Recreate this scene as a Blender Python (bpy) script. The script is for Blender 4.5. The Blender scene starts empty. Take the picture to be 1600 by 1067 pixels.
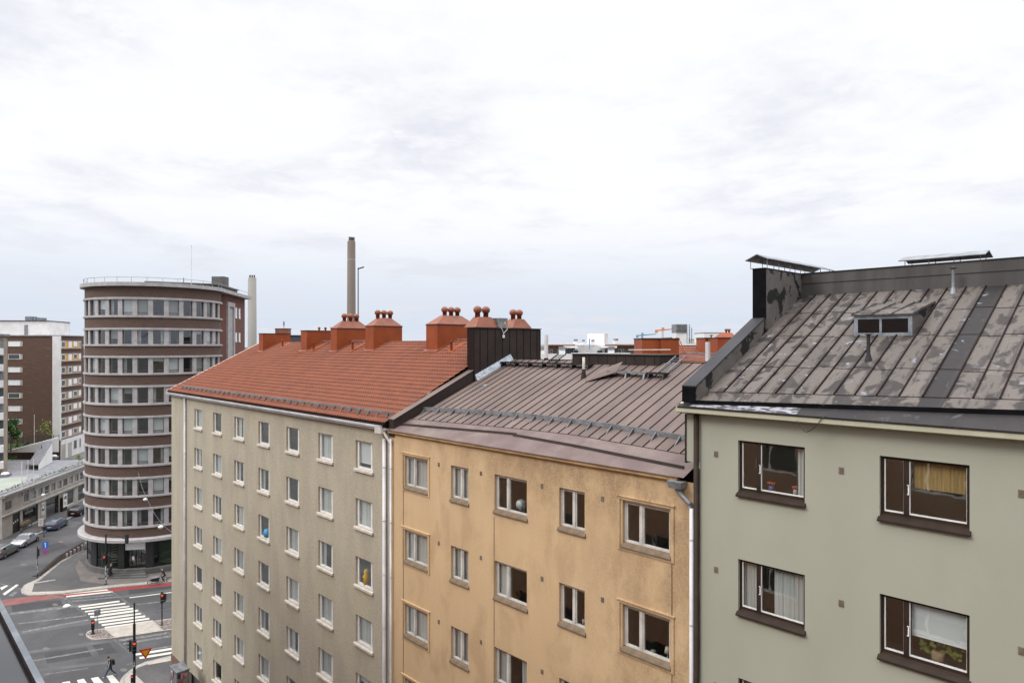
import bpy, bmesh, math, random
from mathutils import Vector, Matrix
R = math.radians
random.seed(7)
scene = bpy.context.scene
COL = scene.collection

# ------------------------------------------------------------------ camera
PHI = R(46.564)
cd = bpy.data.cameras.new('camera'); cam = bpy.data.objects.new('camera', cd); COL.objects.link(cam)
cam.location = (0, 0, 27.5); cam.rotation_euler = (R(90), 0, PHI)
cd.lens = 24.0; cd.sensor_width = 36.0; cd.shift_y = 0.0034
cd.clip_start = 0.05; cd.clip_end = 9000
scene.camera = cam

# ------------------------------------------------------------------ exposure
scene.view_settings.view_transform = 'Standard'
scene.view_settings.look = 'None'
scene.view_settings.gamma = 1
scene.view_settings.exposure = 0.0
scene.cycles.max_bounces = 8
scene.cycles.transparent_max_bounces = 12
scene.cycles.caustics_reflective = False
scene.cycles.caustics_refractive = False

# ------------------------------------------------------------------ node helpers
def N(nt, typ, **kw):
    n = nt.nodes.new(typ)
    for k, v in kw.items():
        if k.startswith('i_'):
            key = k[2:]
            key = int(key) if key.isdigit() else key.replace('_', ' ')
            n.inputs[key].default_value = v
        else: setattr(n, k, v)
    return n
def math_n(nt, op, a, b=None, clamp=False):
    n = nt.nodes.new('ShaderNodeMath'); n.operation = op; n.use_clamp = clamp
    for i, v in enumerate((a, b)):
        if v is None: continue
        if isinstance(v, (int, float)): n.inputs[i].default_value = v
        else: nt.links.new(v, n.inputs[i])
    return n.outputs[0]
def ramp(nt, fac, lo, hi):
    n = nt.nodes.new('ShaderNodeMapRange'); n.interpolation_type = 'SMOOTHSTEP'
    n.inputs[1].default_value = lo; n.inputs[2].default_value = hi
    nt.links.new(fac, n.inputs[0]); return n.outputs[0]
def mixc(nt, fac, a, b, blend='MIX'):
    n = nt.nodes.new('ShaderNodeMix'); n.data_type = 'RGBA'; n.blend_type = blend
    if isinstance(fac, (int, float)): n.inputs[0].default_value = fac
    else: nt.links.new(fac, n.inputs[0])
    for i, v in ((6, a), (7, b)):
        if isinstance(v, tuple): n.inputs[i].default_value = (v[0], v[1], v[2], 1)
        else: nt.links.new(v, n.inputs[i])
    return n.outputs[2]
def coords(nt, scale=(1, 1, 1), rot=(0, 0, 0), use='Object'):
    t = nt.nodes.new('ShaderNodeTexCoord'); m = nt.nodes.new('ShaderNodeMapping')
    m.inputs['Scale'].default_value = scale; m.inputs['Rotation'].default_value = rot
    nt.links.new(t.outputs[use], m.inputs[0]); return m.outputs[0]
def noise(nt, vec, scale=1, detail=4, rough=.55, dist=0):
    n = N(nt, 'ShaderNodeTexNoise'); n.inputs['Scale'].default_value = scale
    n.inputs['Detail'].default_value = detail; n.inputs['Roughness'].default_value = rough
    n.inputs['Distortion'].default_value = dist
    nt.links.new(vec, n.inputs['Vector']); return n.outputs['Fac']

# ------------------------------------------------------------------ sky (overcast)
SUN_EL, SUN_ROT = R(40), R(202)
w = bpy.data.worlds.new('World'); scene.world = w; w.use_nodes = True
nt = w.node_tree; nt.nodes.clear()
tc = nt.nodes.new('ShaderNodeTexCoord'); sep = nt.nodes.new('ShaderNodeSeparateXYZ')
nt.links.new(tc.outputs['Generated'], sep.inputs[0])
z = sep.outputs[2]
inv = math_n(nt, 'DIVIDE', 1.0, math_n(nt, 'ADD', math_n(nt, 'MAXIMUM', z, 0.0), 0.10))
cmb = nt.nodes.new('ShaderNodeCombineXYZ')
nt.links.new(math_n(nt, 'MULTIPLY', sep.outputs[0], inv), cmb.inputs[0])
nt.links.new(math_n(nt, 'MULTIPLY', sep.outputs[1], inv), cmb.inputs[1])
cl1 = noise(nt, cmb.outputs[0], 1.15, 9, .58, .15)
mp = nt.nodes.new('ShaderNodeMapping'); mp.inputs['Location'].default_value = (3.1, 7.7, 0)
nt.links.new(cmb.outputs[0], mp.inputs[0])
cl2 = noise(nt, mp.outputs[0], 3.4, 9, .62, .2)
base = mixc(nt, ramp(nt, z, 0.02, 0.21), (.68, .75, .865), (.985, .985, 1.01))
patch = ramp(nt, math_n(nt, 'ADD', math_n(nt, 'MULTIPLY', cl1, .7), math_n(nt, 'MULTIPLY', cl2, .3)), .465, .635)
c1 = mixc(nt, math_n(nt, 'MULTIPLY', patch, .85), base, (.755, .775, .85))
white = ramp(nt, cl2, .46, .66)
c2 = mixc(nt, math_n(nt, 'MULTIPLY', math_n(nt, 'MULTIPLY', white, ramp(nt, z, .08, .26)), .7), c1, (1.04, 1.04, 1.06))
sky = nt.nodes.new('ShaderNodeTexSky'); sky.sky_type = 'NISHITA'; sky.sun_disc = False
sky.sun_elevation = SUN_EL; sky.sun_rotation = SUN_ROT
bg1 = nt.nodes.new('ShaderNodeBackground'); bg1.inputs[1].default_value = 0.05 * .12
nt.links.new(sky.outputs[0], bg1.inputs[0])
bg2 = nt.nodes.new('ShaderNodeBackground')
nt.links.new(c2, bg2.inputs[0])
# an overcast sky is brightest overhead
nt.links.new(math_n(nt, 'ADD', math_n(nt, 'MULTIPLY', ramp(nt, z, 0.42, 0.95), 2.6), 1.0), bg2.inputs[1])
ad = nt.nodes.new('ShaderNodeAddShader'); wo = nt.nodes.new('ShaderNodeOutputWorld')
nt.links.new(bg1.outputs[0], ad.inputs[0]); nt.links.new(bg2.outputs[0], ad.inputs[1])
nt.links.new(ad.outputs[0], wo.inputs[0])

# ------------------------------------------------------------------ sun behind cloud
sl = bpy.data.lights.new('sun', 'SUN'); so = bpy.data.objects.new('sun', sl); COL.objects.link(so)
sl.energy = 1.5; sl.angle = R(20); sl.color = (1, .96, .9)
so.rotation_euler = (R(90) - SUN_EL, 0, R(-22)); so.location = (0, 0, 80)

# ------------------------------------------------------------------ mesh helpers
class MB:
    def __init__(s, o=(0, 0, 0)): s.v = []; s.f = []; s.o = o
    def add(s, vs, fs):
        b = len(s.v); o = s.o
        s.v += [(v[0]-o[0], v[1]-o[1], v[2]-o[2]) for v in vs]
        s.f += [tuple(i+b for i in f) for f in fs]; return s
    def quad(s, *p): return s.add(p, [tuple(range(len(p)))])
    def box(s, x0, x1, y0, y1, z0, z1):
        x0, x1 = sorted((x0, x1)); y0, y1 = sorted((y0, y1)); z0, z1 = sorted((z0, z1))
        return s.add([(x0,y0,z0),(x1,y0,z0),(x1,y1,z0),(x0,y1,z0),(x0,y0,z1),(x1,y0,z1),(x1,y1,z1),(x0,y1,z1)],
                     [(0,3,2,1),(4,5,6,7),(0,1,5,4),(1,2,6,5),(2,3,7,6),(3,0,4,7)])
    def hull8(s, a, b):   # a, b: two matching loops (lists) -> closed prism
        n = len(a)
        return s.add(list(a)+list(b), [tuple(range(n-1,-1,-1)), tuple(range(n,2*n))] + [(i,(i+1)%n,n+(i+1)%n,n+i) for i in range(n)])
    def prism(s, pts, z0, z1):   # xy polygon, counter-clockwise
        return s.hull8([(p[0],p[1],z0) for p in pts], [(p[0],p[1],z1) for p in pts])
    def bar(s, p, q, wx, wy):    # rectangular bar between two points
        p, q = Vector(p), Vector(q); d = (q-p).normalized()
        up = Vector((0,0,1)) if abs(d.z) < .95 else Vector((0,1,0))
        a = d.cross(up).normalized(); b = a.cross(d).normalized()
        k = [(-1,-1),(1,-1),(1,1),(-1,1)]
        return s.hull8([tuple(p+a*i*wx/2+b*j*wy/2) for i,j in k], [tuple(q+a*i*wx/2+b*j*wy/2) for i,j in k])
    def tube(s, pts, r, n=8, r2=None):
        pts = [Vector(p) for p in pts]; m = len(pts); vs = []; fs = []
        for i, p in enumerate(pts):
            d = (pts[min(i+1,m-1)]-pts[max(i-1,0)]).normalized()
            up = Vector((0,0,1)) if abs(d.z) < .95 else Vector((0,1,0))
            a = d.cross(up).normalized(); b = a.cross(d)
            rr = r if r2 is None else r+(r2-r)*i/(m-1)
            vs += [tuple(p+(a*math.cos(t)+b*math.sin(t))*rr) for t in (2*math.pi*k/n for k in range(n))]
        for i in range(m-1):
            fs += [(i*n+k, i*n+(k+1)%n, (i+1)*n+(k+1)%n, (i+1)*n+k) for k in range(n)]
        fs += [tuple(range(n-1,-1,-1)), tuple(range((m-1)*n, m*n))]
        return s.add(vs, fs)
    def lathe(s, c, prof, n=16, a0=0, a1=360):  # prof: (r, z); around vertical axis at c
        full = abs(a1-a0) >= 360; m = n if full else n+1; vs = []; fs = []
        for r, zz in prof:
            vs += [(c[0]+r*math.cos(R(a0+(a1-a0)*k/n)), c[1]+r*math.sin(R(a0+(a1-a0)*k/n)), c[2]+zz) for k in range(m)]
        for i in range(len(prof)-1):
            for k in range(n):
                k2 = (k+1)%m
                fs.append((i*m+k, i*m+k2, (i+1)*m+k2, (i+1)*m+k))
        return s.add(vs, fs)
    def build(s, name, mat, parent=None, smooth=False, loc=None):
        me = bpy.data.meshes.new(name); me.from_pydata(s.v, [], s.f); me.validate(); me.update()
        if smooth:
            for p in me.polygons: p.use_smooth = True
        o = bpy.data.objects.new(name, me); COL.objects.link(o)
        if mat: me.materials.append(mat)
        if parent: o.parent = parent
        if loc: o.location = loc
        return o
def wall_grid(mb, x0, x1, z0, z1, ops, dep, y=0.0, top=None):
    """wall plane at y facing -y, with real openings and their reveals"""
    xs = sorted({x0, x1} | {round(v,4) for o in ops for v in (o[0],o[1]) if x0 < v < x1})
    zs = sorted({z0, z1} | {round(v,4) for o in ops for v in (o[2],o[3]) if z0 < v < z1})
    for i in range(len(xs)-1):
        for j in range(len(zs)-1):
            cx, cz = (xs[i]+xs[i+1])/2, (zs[j]+zs[j+1])/2
            if any(o[0] < cx < o[1] and o[2] < cz < o[3] for o in ops): continue
            mb.quad((xs[i],y,zs[j]),(xs[i+1],y,zs[j]),(xs[i+1],y,zs[j+1]),(xs[i],y,zs[j+1]))
    for a,b,c,d in ops:
        mb.quad((a,y,c),(a,y,d),(a,y+dep,d),(a,y+dep,c)); mb.quad((b,y,c),(b,y+dep,c),(b,y+dep,d),(b,y,d))
        mb.quad((a,y,d),(b,y,d),(b,y+dep,d),(a,y+dep,d)); mb.quad((a,y,c),(a,y+dep,c),(b,y+dep,c),(b,y,c))
def thing(name, label, cat, loc=(0,0,0), rz=0, group=None):
    o = bpy.data.objects.new(name, None); COL.objects.link(o); o.location = loc; o.rotation_euler = (0,0,rz)
    o.empty_display_size = .3
    return tag(o, label, cat, group)
def tag(o, label, cat, group=None):
    o['label'] = label; o['category'] = cat
    if group: o['group'] = group
    return o
def struct(o): o['kind'] = 'structure'; return o
def copy_tree(o, parent=None, loc=None, rz=None):
    c = o.copy(); COL.objects.link(c)
    if parent: c.parent = parent
    if loc is not None: c.location = loc
    if rz is not None: c.rotation_euler = (0,0,rz)
    for ch in list(o.children): copy_tree(ch, c)
    return c

# ------------------------------------------------------------------ survey helpers (metres; camera eye at 27.5 m)
F, HY, V, CZ = 1066.7, 539.0, 1010.0, 27.5
LL = math.hypot(V, F); cc, ss = F/LL, V/LL
def C2W(a, b): return (ss*a-cc*b, cc*a+ss*b)
def g(px, py, Z=0.0):
    b = (CZ-Z)*F/(py-HY); return C2W((px-800)*b/F, b)
def at(px, py, b):      # point seen at (px,py) that stands b metres away
    x, y = C2W((px-800)*b/F, b); return (x, y, CZ-(py-HY)*b/F)
def hit(px, py, P, Q):  # point on the vertical plane through P and Q -> (distance along from P, z)
    d = C2W((px-800)/F, 1.0); ex, ey = Q[0]-P[0], Q[1]-P[1]; l = math.hypot(ex, ey); ex /= l; ey /= l
    den = d[0]*ey-d[1]*ex; k = (P[0]*ey-P[1]*ex)/den
    X, Y = d[0]*k, d[1]*k
    return ((X-P[0])*ex+(Y-P[1])*ey, CZ-(py-HY)*k/F)
def fx(px, py, Y): 
    u = px-800; X = Y*(u*ss/cc-F)/(u+V); return X, CZ-(py-HY)*(-cc*X+ss*Y)/F
def onroof(px, py, z0, m, y0):
    u = px-800; k = (py-HY)*LL/(F*(u+V)); Y = (CZ-z0+m*y0)/(k+m); X = Y*(u*ss/cc-F)/(u+V); return (X, Y, z0+m*(Y-y0))
# ------------------------------------------------------------------ materials
def pmat(name, col, rough=.7, spec=.5, metal=0, emis=None):
    m = bpy.data.materials.new(name); m.use_nodes = True; b = m.node_tree.nodes['Principled BSDF']
    b.inputs['Base Color'].default_value = (*col, 1); b.inputs['Roughness'].default_value = rough
    b.inputs['Specular IOR Level'].default_value = spec; b.inputs['Metallic'].default_value = metal
    if emis: b.inputs['Emission Color'].default_value = (*col, 1); b.inputs['Emission Strength'].default_value = emis
    return m
def vmat(name, c1, c2, scale=3, rough=.8, stretch=(1,1,1), detail=6, lo=.35, hi=.65, bump=0, bscale=60, fine=.12, c3=None, s3=.6, lo3=.55, hi3=.7, str3=(1,1,1), spec=.4, metal=0, objvar=0):
    """two-tone weathered surface with fine grain, optional stain colour and bump"""
    m = bpy.data.materials.new(name); m.use_nodes = True; nt = m.node_tree; b = nt.nodes['Principled BSDF']
    v = coords(nt, stretch)
    c = mixc(nt, ramp(nt, noise(nt, v, scale, detail), lo, hi), c1, c2)
    if c3: c = mixc(nt, ramp(nt, noise(nt, coords(nt, str3), s3, 8, .62, .4), lo3, hi3), c, c3)
    if fine:
        f = noise(nt, coords(nt), bscale*.5, 3)
        c = mixc(nt, fine*2, c, mixc(nt, f, (0,0,0), (1,1,1)), 'OVERLAY')
    if objvar:
        oi = nt.nodes.new('ShaderNodeObjectInfo')
        c = mixc(nt, math_n(nt, 'MULTIPLY', oi.outputs['Random'], objvar), c, (.02,.02,.02))
    nt.links.new(c, b.inputs['Base Color'])
    b.inputs['Roughness'].default_value = rough; b.inputs['Specular IOR Level'].default_value = spec; b.inputs['Metallic'].default_value = metal
    if bump:
        bn = nt.nodes.new('ShaderNodeBump'); bn.inputs['Strength'].default_value = bump; bn.inputs['Distance'].default_value = .02
        nt.links.new(noise(nt, coords(nt), bscale, 4), bn.inputs['Height']); nt.links.new(bn.outputs[0], b.inputs['Normal'])
    return m
def glass_mat(name, tint=(.62,.68,.68), refl=.10):
    m = bpy.data.materials.new(name); m.use_nodes = True; nt = m.node_tree; nt.nodes.clear()
    tr = nt.nodes.new('ShaderNodeBsdfTransparent'); tr.inputs[0].default_value = (*tint, 1)
    gl = nt.nodes.new('ShaderNodeBsdfGlossy'); gl.inputs[0].default_value = (.95,.97,1,1); gl.inputs['Roughness'].default_value = .015
    bn = nt.nodes.new('ShaderNodeBump'); bn.inputs['Strength'].default_value = .06; bn.inputs['Distance'].default_value = .05
    nt.links.new(noise(nt, coords(nt), 1.3, 2), bn.inputs['Height']); nt.links.new(bn.outputs[0], gl.inputs['Normal'])
    fr = nt.nodes.new('ShaderNodeLayerWeight'); fr.inputs[0].default_value = .5
    fac = math_n(nt, 'ADD', math_n(nt, 'MULTIPLY', math_n(nt, 'POWER', fr.outputs['Facing'], 3.0), .75), refl, True)
    mx = nt.nodes.new('ShaderNodeMixShader'); nt.links.new(fac, mx.inputs[0]); nt.links.new(tr.outputs[0], mx.inputs[1]); nt.links.new(gl.outputs[0], mx.inputs[2])
    o = nt.nodes.new('ShaderNodeOutputMaterial'); nt.links.new(mx.outputs[0], o.inputs[0]); return m
M = {}
M['glass'] = glass_mat('window_glass', (.86,.90,.89), .16)
M['glass_dark'] = glass_mat('office_glass', (.74,.78,.78), .12)
M['stucco_grey'] = vmat('grey_stucco', (.43,.385,.30), (.37,.33,.26), .8, .95, (1,1,.35), bump=.4, bscale=16, fine=.14, c3=(.42,.38,.27), s3=.35, lo3=.5, hi3=.75)
M['stucco_ochre'] = vmat('ochre_stucco', (.60,.43,.255), (.555,.39,.225), .5, .95, (1,1,.3), bump=.3, bscale=30, fine=.07, c3=(.48,.33,.19), s3=.6, lo3=.46, hi3=.66, str3=(1.2,1,.6))
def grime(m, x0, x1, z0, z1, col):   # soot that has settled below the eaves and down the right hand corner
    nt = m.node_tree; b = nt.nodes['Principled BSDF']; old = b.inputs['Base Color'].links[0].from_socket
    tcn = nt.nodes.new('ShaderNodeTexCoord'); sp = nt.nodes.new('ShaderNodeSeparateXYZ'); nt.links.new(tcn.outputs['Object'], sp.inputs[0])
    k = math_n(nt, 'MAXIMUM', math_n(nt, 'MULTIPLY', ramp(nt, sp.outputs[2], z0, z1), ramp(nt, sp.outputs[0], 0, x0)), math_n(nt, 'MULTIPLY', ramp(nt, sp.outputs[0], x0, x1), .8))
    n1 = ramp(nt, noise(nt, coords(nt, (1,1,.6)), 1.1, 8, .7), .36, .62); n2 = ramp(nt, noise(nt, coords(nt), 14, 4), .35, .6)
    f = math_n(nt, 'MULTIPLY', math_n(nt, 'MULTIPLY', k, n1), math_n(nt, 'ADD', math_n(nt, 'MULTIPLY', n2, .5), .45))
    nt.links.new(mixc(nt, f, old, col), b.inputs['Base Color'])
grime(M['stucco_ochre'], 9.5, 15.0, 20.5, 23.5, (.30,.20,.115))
M['stucco_sage'] = vmat('sage_plaster', (.378,.383,.312), (.350,.355,.288), .35, .9, (1,1,.5), bump=.08, bscale=60, fine=.03, c3=(.335,.337,.27), s3=.3, lo3=.55, hi3=.8)
M['fascia_sage'] = vmat('sage_fascia', (.45,.44,.33), (.40,.39,.29), 2, .8, fine=.03)
M['plinth_red'] = vmat('red_granite', (.20,.12,.09), (.14,.09,.07), 8, .6, fine=.2)
M['interior'] = vmat('interior_plaster', (.42,.39,.34), (.32,.30,.26), 1, .9, fine=0)
M['interior_dark'] = vmat('office_interior', (.16,.14,.12), (.09,.085,.08), .6, .9, fine=0)
M['curtain'] = vmat('white_curtain', (.86,.86,.85), (.62,.62,.61), 14, .9, (1,1,.02), fine=0, lo=.3, hi=.7, objvar=.25)
M['blind'] = pmat('pale_blind', (.80,.81,.82), .8)
M['blind_tan'] = vmat('bamboo_blind', (.55,.36,.15), (.38,.24,.10), 30, .8, (1,1,.02), fine=.1)
M['white_paint'] = vmat('white_paint', (.80,.79,.77), (.70,.69,.67), 3, .5, fine=.03)
M['grey_paint'] = vmat('pale_grey_frame_paint', (.62,.60,.56), (.48,.46,.43), 2.5, .55, fine=.05)
M['brown_frame'] = vmat('dark_brown_frame_paint', (.038,.024,.017), (.028,.018,.013), 3, .6, fine=.05, spec=.2)
M['brown_sheet'] = vmat('dark_brown_sheet_metal', (.040,.029,.025), (.030,.022,.019), 1.5, .7, fine=.06, spec=.2)
M['sill_ochre'] = vmat('weathered_sill_sheet', (.20,.145,.092), (.145,.105,.068), 4, .7, fine=.1)
M['zinc'] = vmat('galvanised_steel', (.27,.285,.30), (.17,.18,.195), 3, .5, metal=.4, fine=.08)
M['zinc_new'] = vmat('new_galvanised_sheet', (.30,.33,.36), (.18,.205,.23), 5, .42, metal=.4, fine=.1)
M['steel_dark'] = vmat('dark_walkway_steel', (.024,.022,.024), (.015,.014,.015), 3, .5, fine=.1)
M['pipe_white'] = vmat('white_downpipe_paint', (.66,.65,.66), (.50,.49,.50), 1.2, .5, (1,1,.6), fine=.05)
M['red_paint'] = vmat('red_oxide_sheet', (.27,.062,.017), (.225,.050,.015), 1.2, .55, fine=.05, spec=.25)
M['red_cap'] = vmat('faded_red_cap', (.26,.084,.044), (.20,.064,.035), 2, .5, fine=.06)
M['tile_red'] = vmat('red_clay_tile', (.200,.066,.035), (.165,.056,.032), 1.3, .9, (1,1,1), fine=.14, bscale=30, c3=(.155,.062,.040), s3=.45, lo3=.55, hi3=.78, bump=.3)
M['roof_brown'] = vmat('brown_seamed_sheet', (.155,.115,.101), (.120,.088,.078), .9, .7, (1,.35,1), spec=.25, fine=.10, c3=(.185,.148,.128), s3=.8, lo3=.55, hi3=.8, str3=(2,.4,1))
M['roof_brown_apron'] = vmat('brown_eaves_sheet', (.145,.104,.092), (.11,.070,.064), 1.1, .6, fine=.12, c3=(.175,.135,.115), s3=.9, lo3=.5, hi3=.75)
M['seam_dark'] = pmat('dark_seam_edge', (.020,.012,.012), .8, .1)
M['tar_black'] = vmat('black_bitumen', (.003,.003,.004), (.006,.006,.008), 3, .6, fine=.1, c3=(.10,.105,.12), s3=2.2, lo3=.66, hi3=.72, spec=.06)
M['cap_grey'] = vmat('dark_grey_capping', (.034,.032,.037), (.025,.024,.028), 1.2, .6, fine=.06, spec=.25)
M['eave_dark'] = vmat('dark_eaves_sheet', (.020,.016,.016), (.011,.009,.010), 1.5, .6, fine=.1, c3=(.085,.080,.085), s3=2.6, lo3=.58, hi3=.72, spec=.3)
M['tower_brick'] = vmat('brown_brick', (.122,.076,.059), (.094,.060,.048), 2.2, .85, (.6,.6,6), fine=.16, bscale=16)
M['stone_band'] = vmat('pale_stone_band', (.43,.41,.405), (.35,.33,.33), 1.3, .75, fine=.05)
M['stone_pil'] = vmat('pale_stone_pilaster', (.39,.37,.37), (.34,.32,.32), 1.5, .75, fine=.04)
M['frame_office'] = vmat('brown_office_frame', (.15,.095,.08), (.11,.07,.06), 3, .6, fine=.05)
M['concrete'] = vmat('pale_concrete', (.42,.395,.35), (.34,.32,.285), .6, .85, fine=.08, c3=(.28,.26,.23), s3=.7, lo3=.58, hi3=.8, str3=(1,1,.4))
M['concrete_dark'] = vmat('dark_concrete', (.14,.135,.13), (.10,.098,.095), .9, .85, fine=.08)
M['white_wall'] = vmat('white_render', (.74,.73,.72), (.66,.65,.64), .6, .8, fine=.03)
M['black_paint'] = vmat('black_pole_paint', (.018,.018,.02), (.03,.03,.032), 6, .4, fine=.1)
M['lamp_red'] = pmat('red_signal_light', (1,.06,.02), .4, emis=1.8)
M['brown_render'] = vmat('brown_render', (.36,.20,.115), (.31,.17,.10), .6, .9, fine=.05)
M['stack'] = vmat('stack_concrete', (.225,.185,.155), (.18,.15,.128), .05, .9, (1,1,.3), fine=.04)

def asphalt(name, c1, c2, c3):
    m = vmat(name, c1, c2, .25, .85, fine=.16, bscale=12, c3=c3, s3=.12, lo3=.5, hi3=.7)
    return m
M['ground'] = asphalt('far_ground', (.11,.11,.10), (.08,.085,.075), (.14,.14,.13))
M['asphalt'] = asphalt('worn_asphalt', (.072,.071,.075), (.054,.054,.057), (.096,.094,.094))
M['asphalt_walk'] = asphalt('pavement_asphalt', (.095,.092,.090), (.070,.068,.068), (.125,.12,.115))
M['kerb'] = vmat('granite_kerb', (.36,.33,.30), (.27,.25,.23), 3, .85, fine=.15)
M['slab'] = vmat('paving_slabs', (.40,.36,.31), (.33,.30,.26), 2, .85, fine=.15)
M['cycle_red'] = vmat('red_cycle_asphalt', (.28,.035,.035), (.20,.03,.03), .6, .85, fine=.15, bscale=12, c3=(.12,.06,.055), s3=.35, lo3=.5, hi3=.75)
M['cycle_faded'] = vmat('faded_red_asphalt', (.23,.085,.075), (.17,.07,.065), .8, .85, fine=.15, bscale=12, c3=(.11,.08,.075), s3=.5, lo3=.5, hi3=.75)
def paint_mat(name, lo, hi):   # road paint worn through to the asphalt
    m = bpy.data.materials.new(name); m.use_nodes = True; nt = m.node_tree; b = nt.nodes['Principled BSDF']
    n = noise(nt, coords(nt), 2.2, 8, .7)
    nt.links.new(mixc(nt, ramp(nt, n, lo, hi), (.10,.10,.10), (.54,.52,.46)), b.inputs['Base Color']); b.inputs['Roughness'].default_value = .8
    return m
M['marking'] = paint_mat('road_paint', .26, .42)
M['marking_worn'] = paint_mat('worn_road_paint', .40, 1.05)
def cobble_mat():
    m = bpy.data.materials.new('cobblestones'); m.use_nodes = True; nt = m.node_tree; b = nt.nodes['Principled BSDF']
    vo = nt.nodes.new('ShaderNodeTexVoronoi'); vo.inputs['Scale'].default_value = 5.5; nt.links.new(coords(nt), vo.inputs['Vector'])
    c = mixc(nt, ramp(nt, vo.outputs['Distance'], .35, .6), (.27,.22,.19), (.11,.09,.08))
    nt.links.new(c, b.inputs['Base Color']); b.inputs['Roughness'].default_value = .85
    return m
M['cobble'] = cobble_mat()
def rib_mat():
    m = bpy.data.materials.new('ribbed_paving'); m.use_nodes = True; nt = m.node_tree; b = nt.nodes['Principled BSDF']
    wv = nt.nodes.new('ShaderNodeTexWave'); wv.inputs['Scale'].default_value = 1.1; wv.inputs['Distortion'].default_value = .3
    nt.links.new(coords(nt), wv.inputs['Vector'])
    nt.links.new(mixc(nt, ramp(nt, wv.outputs['Fac'], .1, .4), (.20,.18,.16), (.42,.39,.34)), b.inputs['Base Color']); b.inputs['Roughness'].default_value = .85
    return m
M['ribbed'] = rib_mat()

def sage_roof_mat(name, dark=False):
    m = bpy.data.materials.new(name); m.use_nodes = True; nt = m.node_tree; b = nt.nodes['Principled BSDF']
    tcn = nt.nodes.new('ShaderNodeTexCoord'); sp = nt.nodes.new('ShaderNodeSeparateXYZ'); nt.links.new(tcn.outputs['Object'], sp.inputs[0])
    px = math_n(nt, 'FLOOR', math_n(nt, 'MULTIPLY', math_n(nt, 'ADD', sp.outputs[0], 9.81-20.0), 1/.49))
    py = math_n(nt, 'FLOOR', math_n(nt, 'MULTIPLY', sp.outputs[1], 1/1.75))
    cb = nt.nodes.new('ShaderNodeCombineXYZ'); nt.links.new(px, cb.inputs[0]); nt.links.new(py, cb.inputs[1])
    wn = nt.nodes.new('ShaderNodeTexWhiteNoise'); nt.links.new(cb.outputs[0], wn.inputs['Vector'])
    if dark: c = mixc(nt, noise(nt, coords(nt), 2.5, 6), (.016,.014,.014), (.028,.025,.024))
    else:
        c = mixc(nt, wn.outputs['Value'], (.098,.084,.074), (.128,.110,.097))
        c = mixc(nt, ramp(nt, noise(nt, coords(nt, (.25,1,1)), 9, 6, .7), .62, .74), c, (.085,.073,.066))
        # repair patches, longer down the slope
        c = mixc(nt, ramp(nt, noise(nt, coords(nt, (1.0,.75,.75)), 1.9, 4, .5, .5), .53, .60), c, (.036,.031,.028))
        c = mixc(nt, ramp(nt, noise(nt, coords(nt, (2.6,.6,.6)), 2.6, 5, .6, .3), .53, .66), c, (.050,.043,.039))
    fr_ = math_n(nt, 'ABSOLUTE', math_n(nt, 'SUBTRACT', math_n(nt, 'FRACT', math_n(nt, 'MULTIPLY', math_n(nt, 'ADD', sp.outputs[0], 9.81-20.0), 1/.4888)), .5))
    sm_ = math_n(nt, 'MULTIPLY', ramp(nt, fr_, .34, .5), ramp(nt, noise(nt, coords(nt, (1,.6,.6)), 2.2, 5, .6), .34, .58))
    c = mixc(nt, math_n(nt, 'MULTIPLY', sm_, .8), c, (.035,.030,.029))
    # bare pale flakes
    c = mixc(nt, ramp(nt, noise(nt, coords(nt, (1,1.6,1.6), (0,0,1)), 2.6, 3, .5, .6), .65, .73), c, (.20,.215,.26))
    f = noise(nt, coords(nt), 26, 4)
    c = mixc(nt, .35, c, mixc(nt, f, (0,0,0), (1,1,1)), 'OVERLAY')
    nt.links.new(c, b.inputs['Base Color']); b.inputs['Roughness'].default_value = .65; b.inputs['Specular IOR Level'].default_value = .22
    bn = nt.nodes.new('ShaderNodeBump'); bn.inputs['Strength'].default_value = .35; bn.inputs['Distance'].default_value = .02
    nt.links.new(noise(nt, coords(nt), 4, 4), bn.inputs['Height']); nt.links.new(bn.outputs[0], b.inputs['Normal'])
    return m
M['sage_roof'] = sage_roof_mat('grey_painted_sheet_roof')
M['sage_roof_dark'] = sage_roof_mat('dark_repair_sheet', True)
M['sage_flash'] = vmat('patched_grey_flashing', (.135,.122,.110), (.105,.094,.085), 2, .6, fine=.12, c3=(.009,.008,.009), s3=1.7, lo3=.535, hi3=.55, str3=(1,.8,.8))
M['sage_ridge'] = vmat('grey_ridge_sheet', (.078,.071,.067), (.052,.047,.045), 1.6, .6, (1.5,1,.25), fine=.08, c3=(.040,.037,.037), s3=1.3, lo3=.55, hi3=.8, str3=(1,1,.25))
def brick_mat(name, c1, c2, mortar, c3=None):
    m = bpy.data.materials.new(name); m.use_nodes = True; nt = m.node_tree; b = nt.nodes['Principled BSDF']
    br = nt.nodes.new('ShaderNodeTexBrick'); nt.links.new(coords(nt, rot=(R(90),0,0)), br.inputs['Vector'])
    br.inputs['Color1'].default_value = (*c1,1); br.inputs['Color2'].default_value = (*c2,1); br.inputs['Mortar'].default_value = (*mortar,1)
    br.inputs['Scale'].default_value = 1.0; br.inputs['Brick Width'].default_value = .56; br.inputs['Row Height'].default_value = .16; br.inputs['Mortar Size'].default_value = .012
    c = br.outputs['Color']
    if c3: c = mixc(nt, ramp(nt, noise(nt, coords(nt, (.5,1,3)), .9, 6, .7), .60, .70), c, c3)
    nt.links.new(c, b.inputs['Base Color']); b.inputs['Roughness'].default_value = .85; return m
M['brick_far'] = brick_mat('far_brown_brick', (.125,.066,.044), (.092,.052,.038), (.10,.07,.055), (.22,.14,.10))
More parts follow.
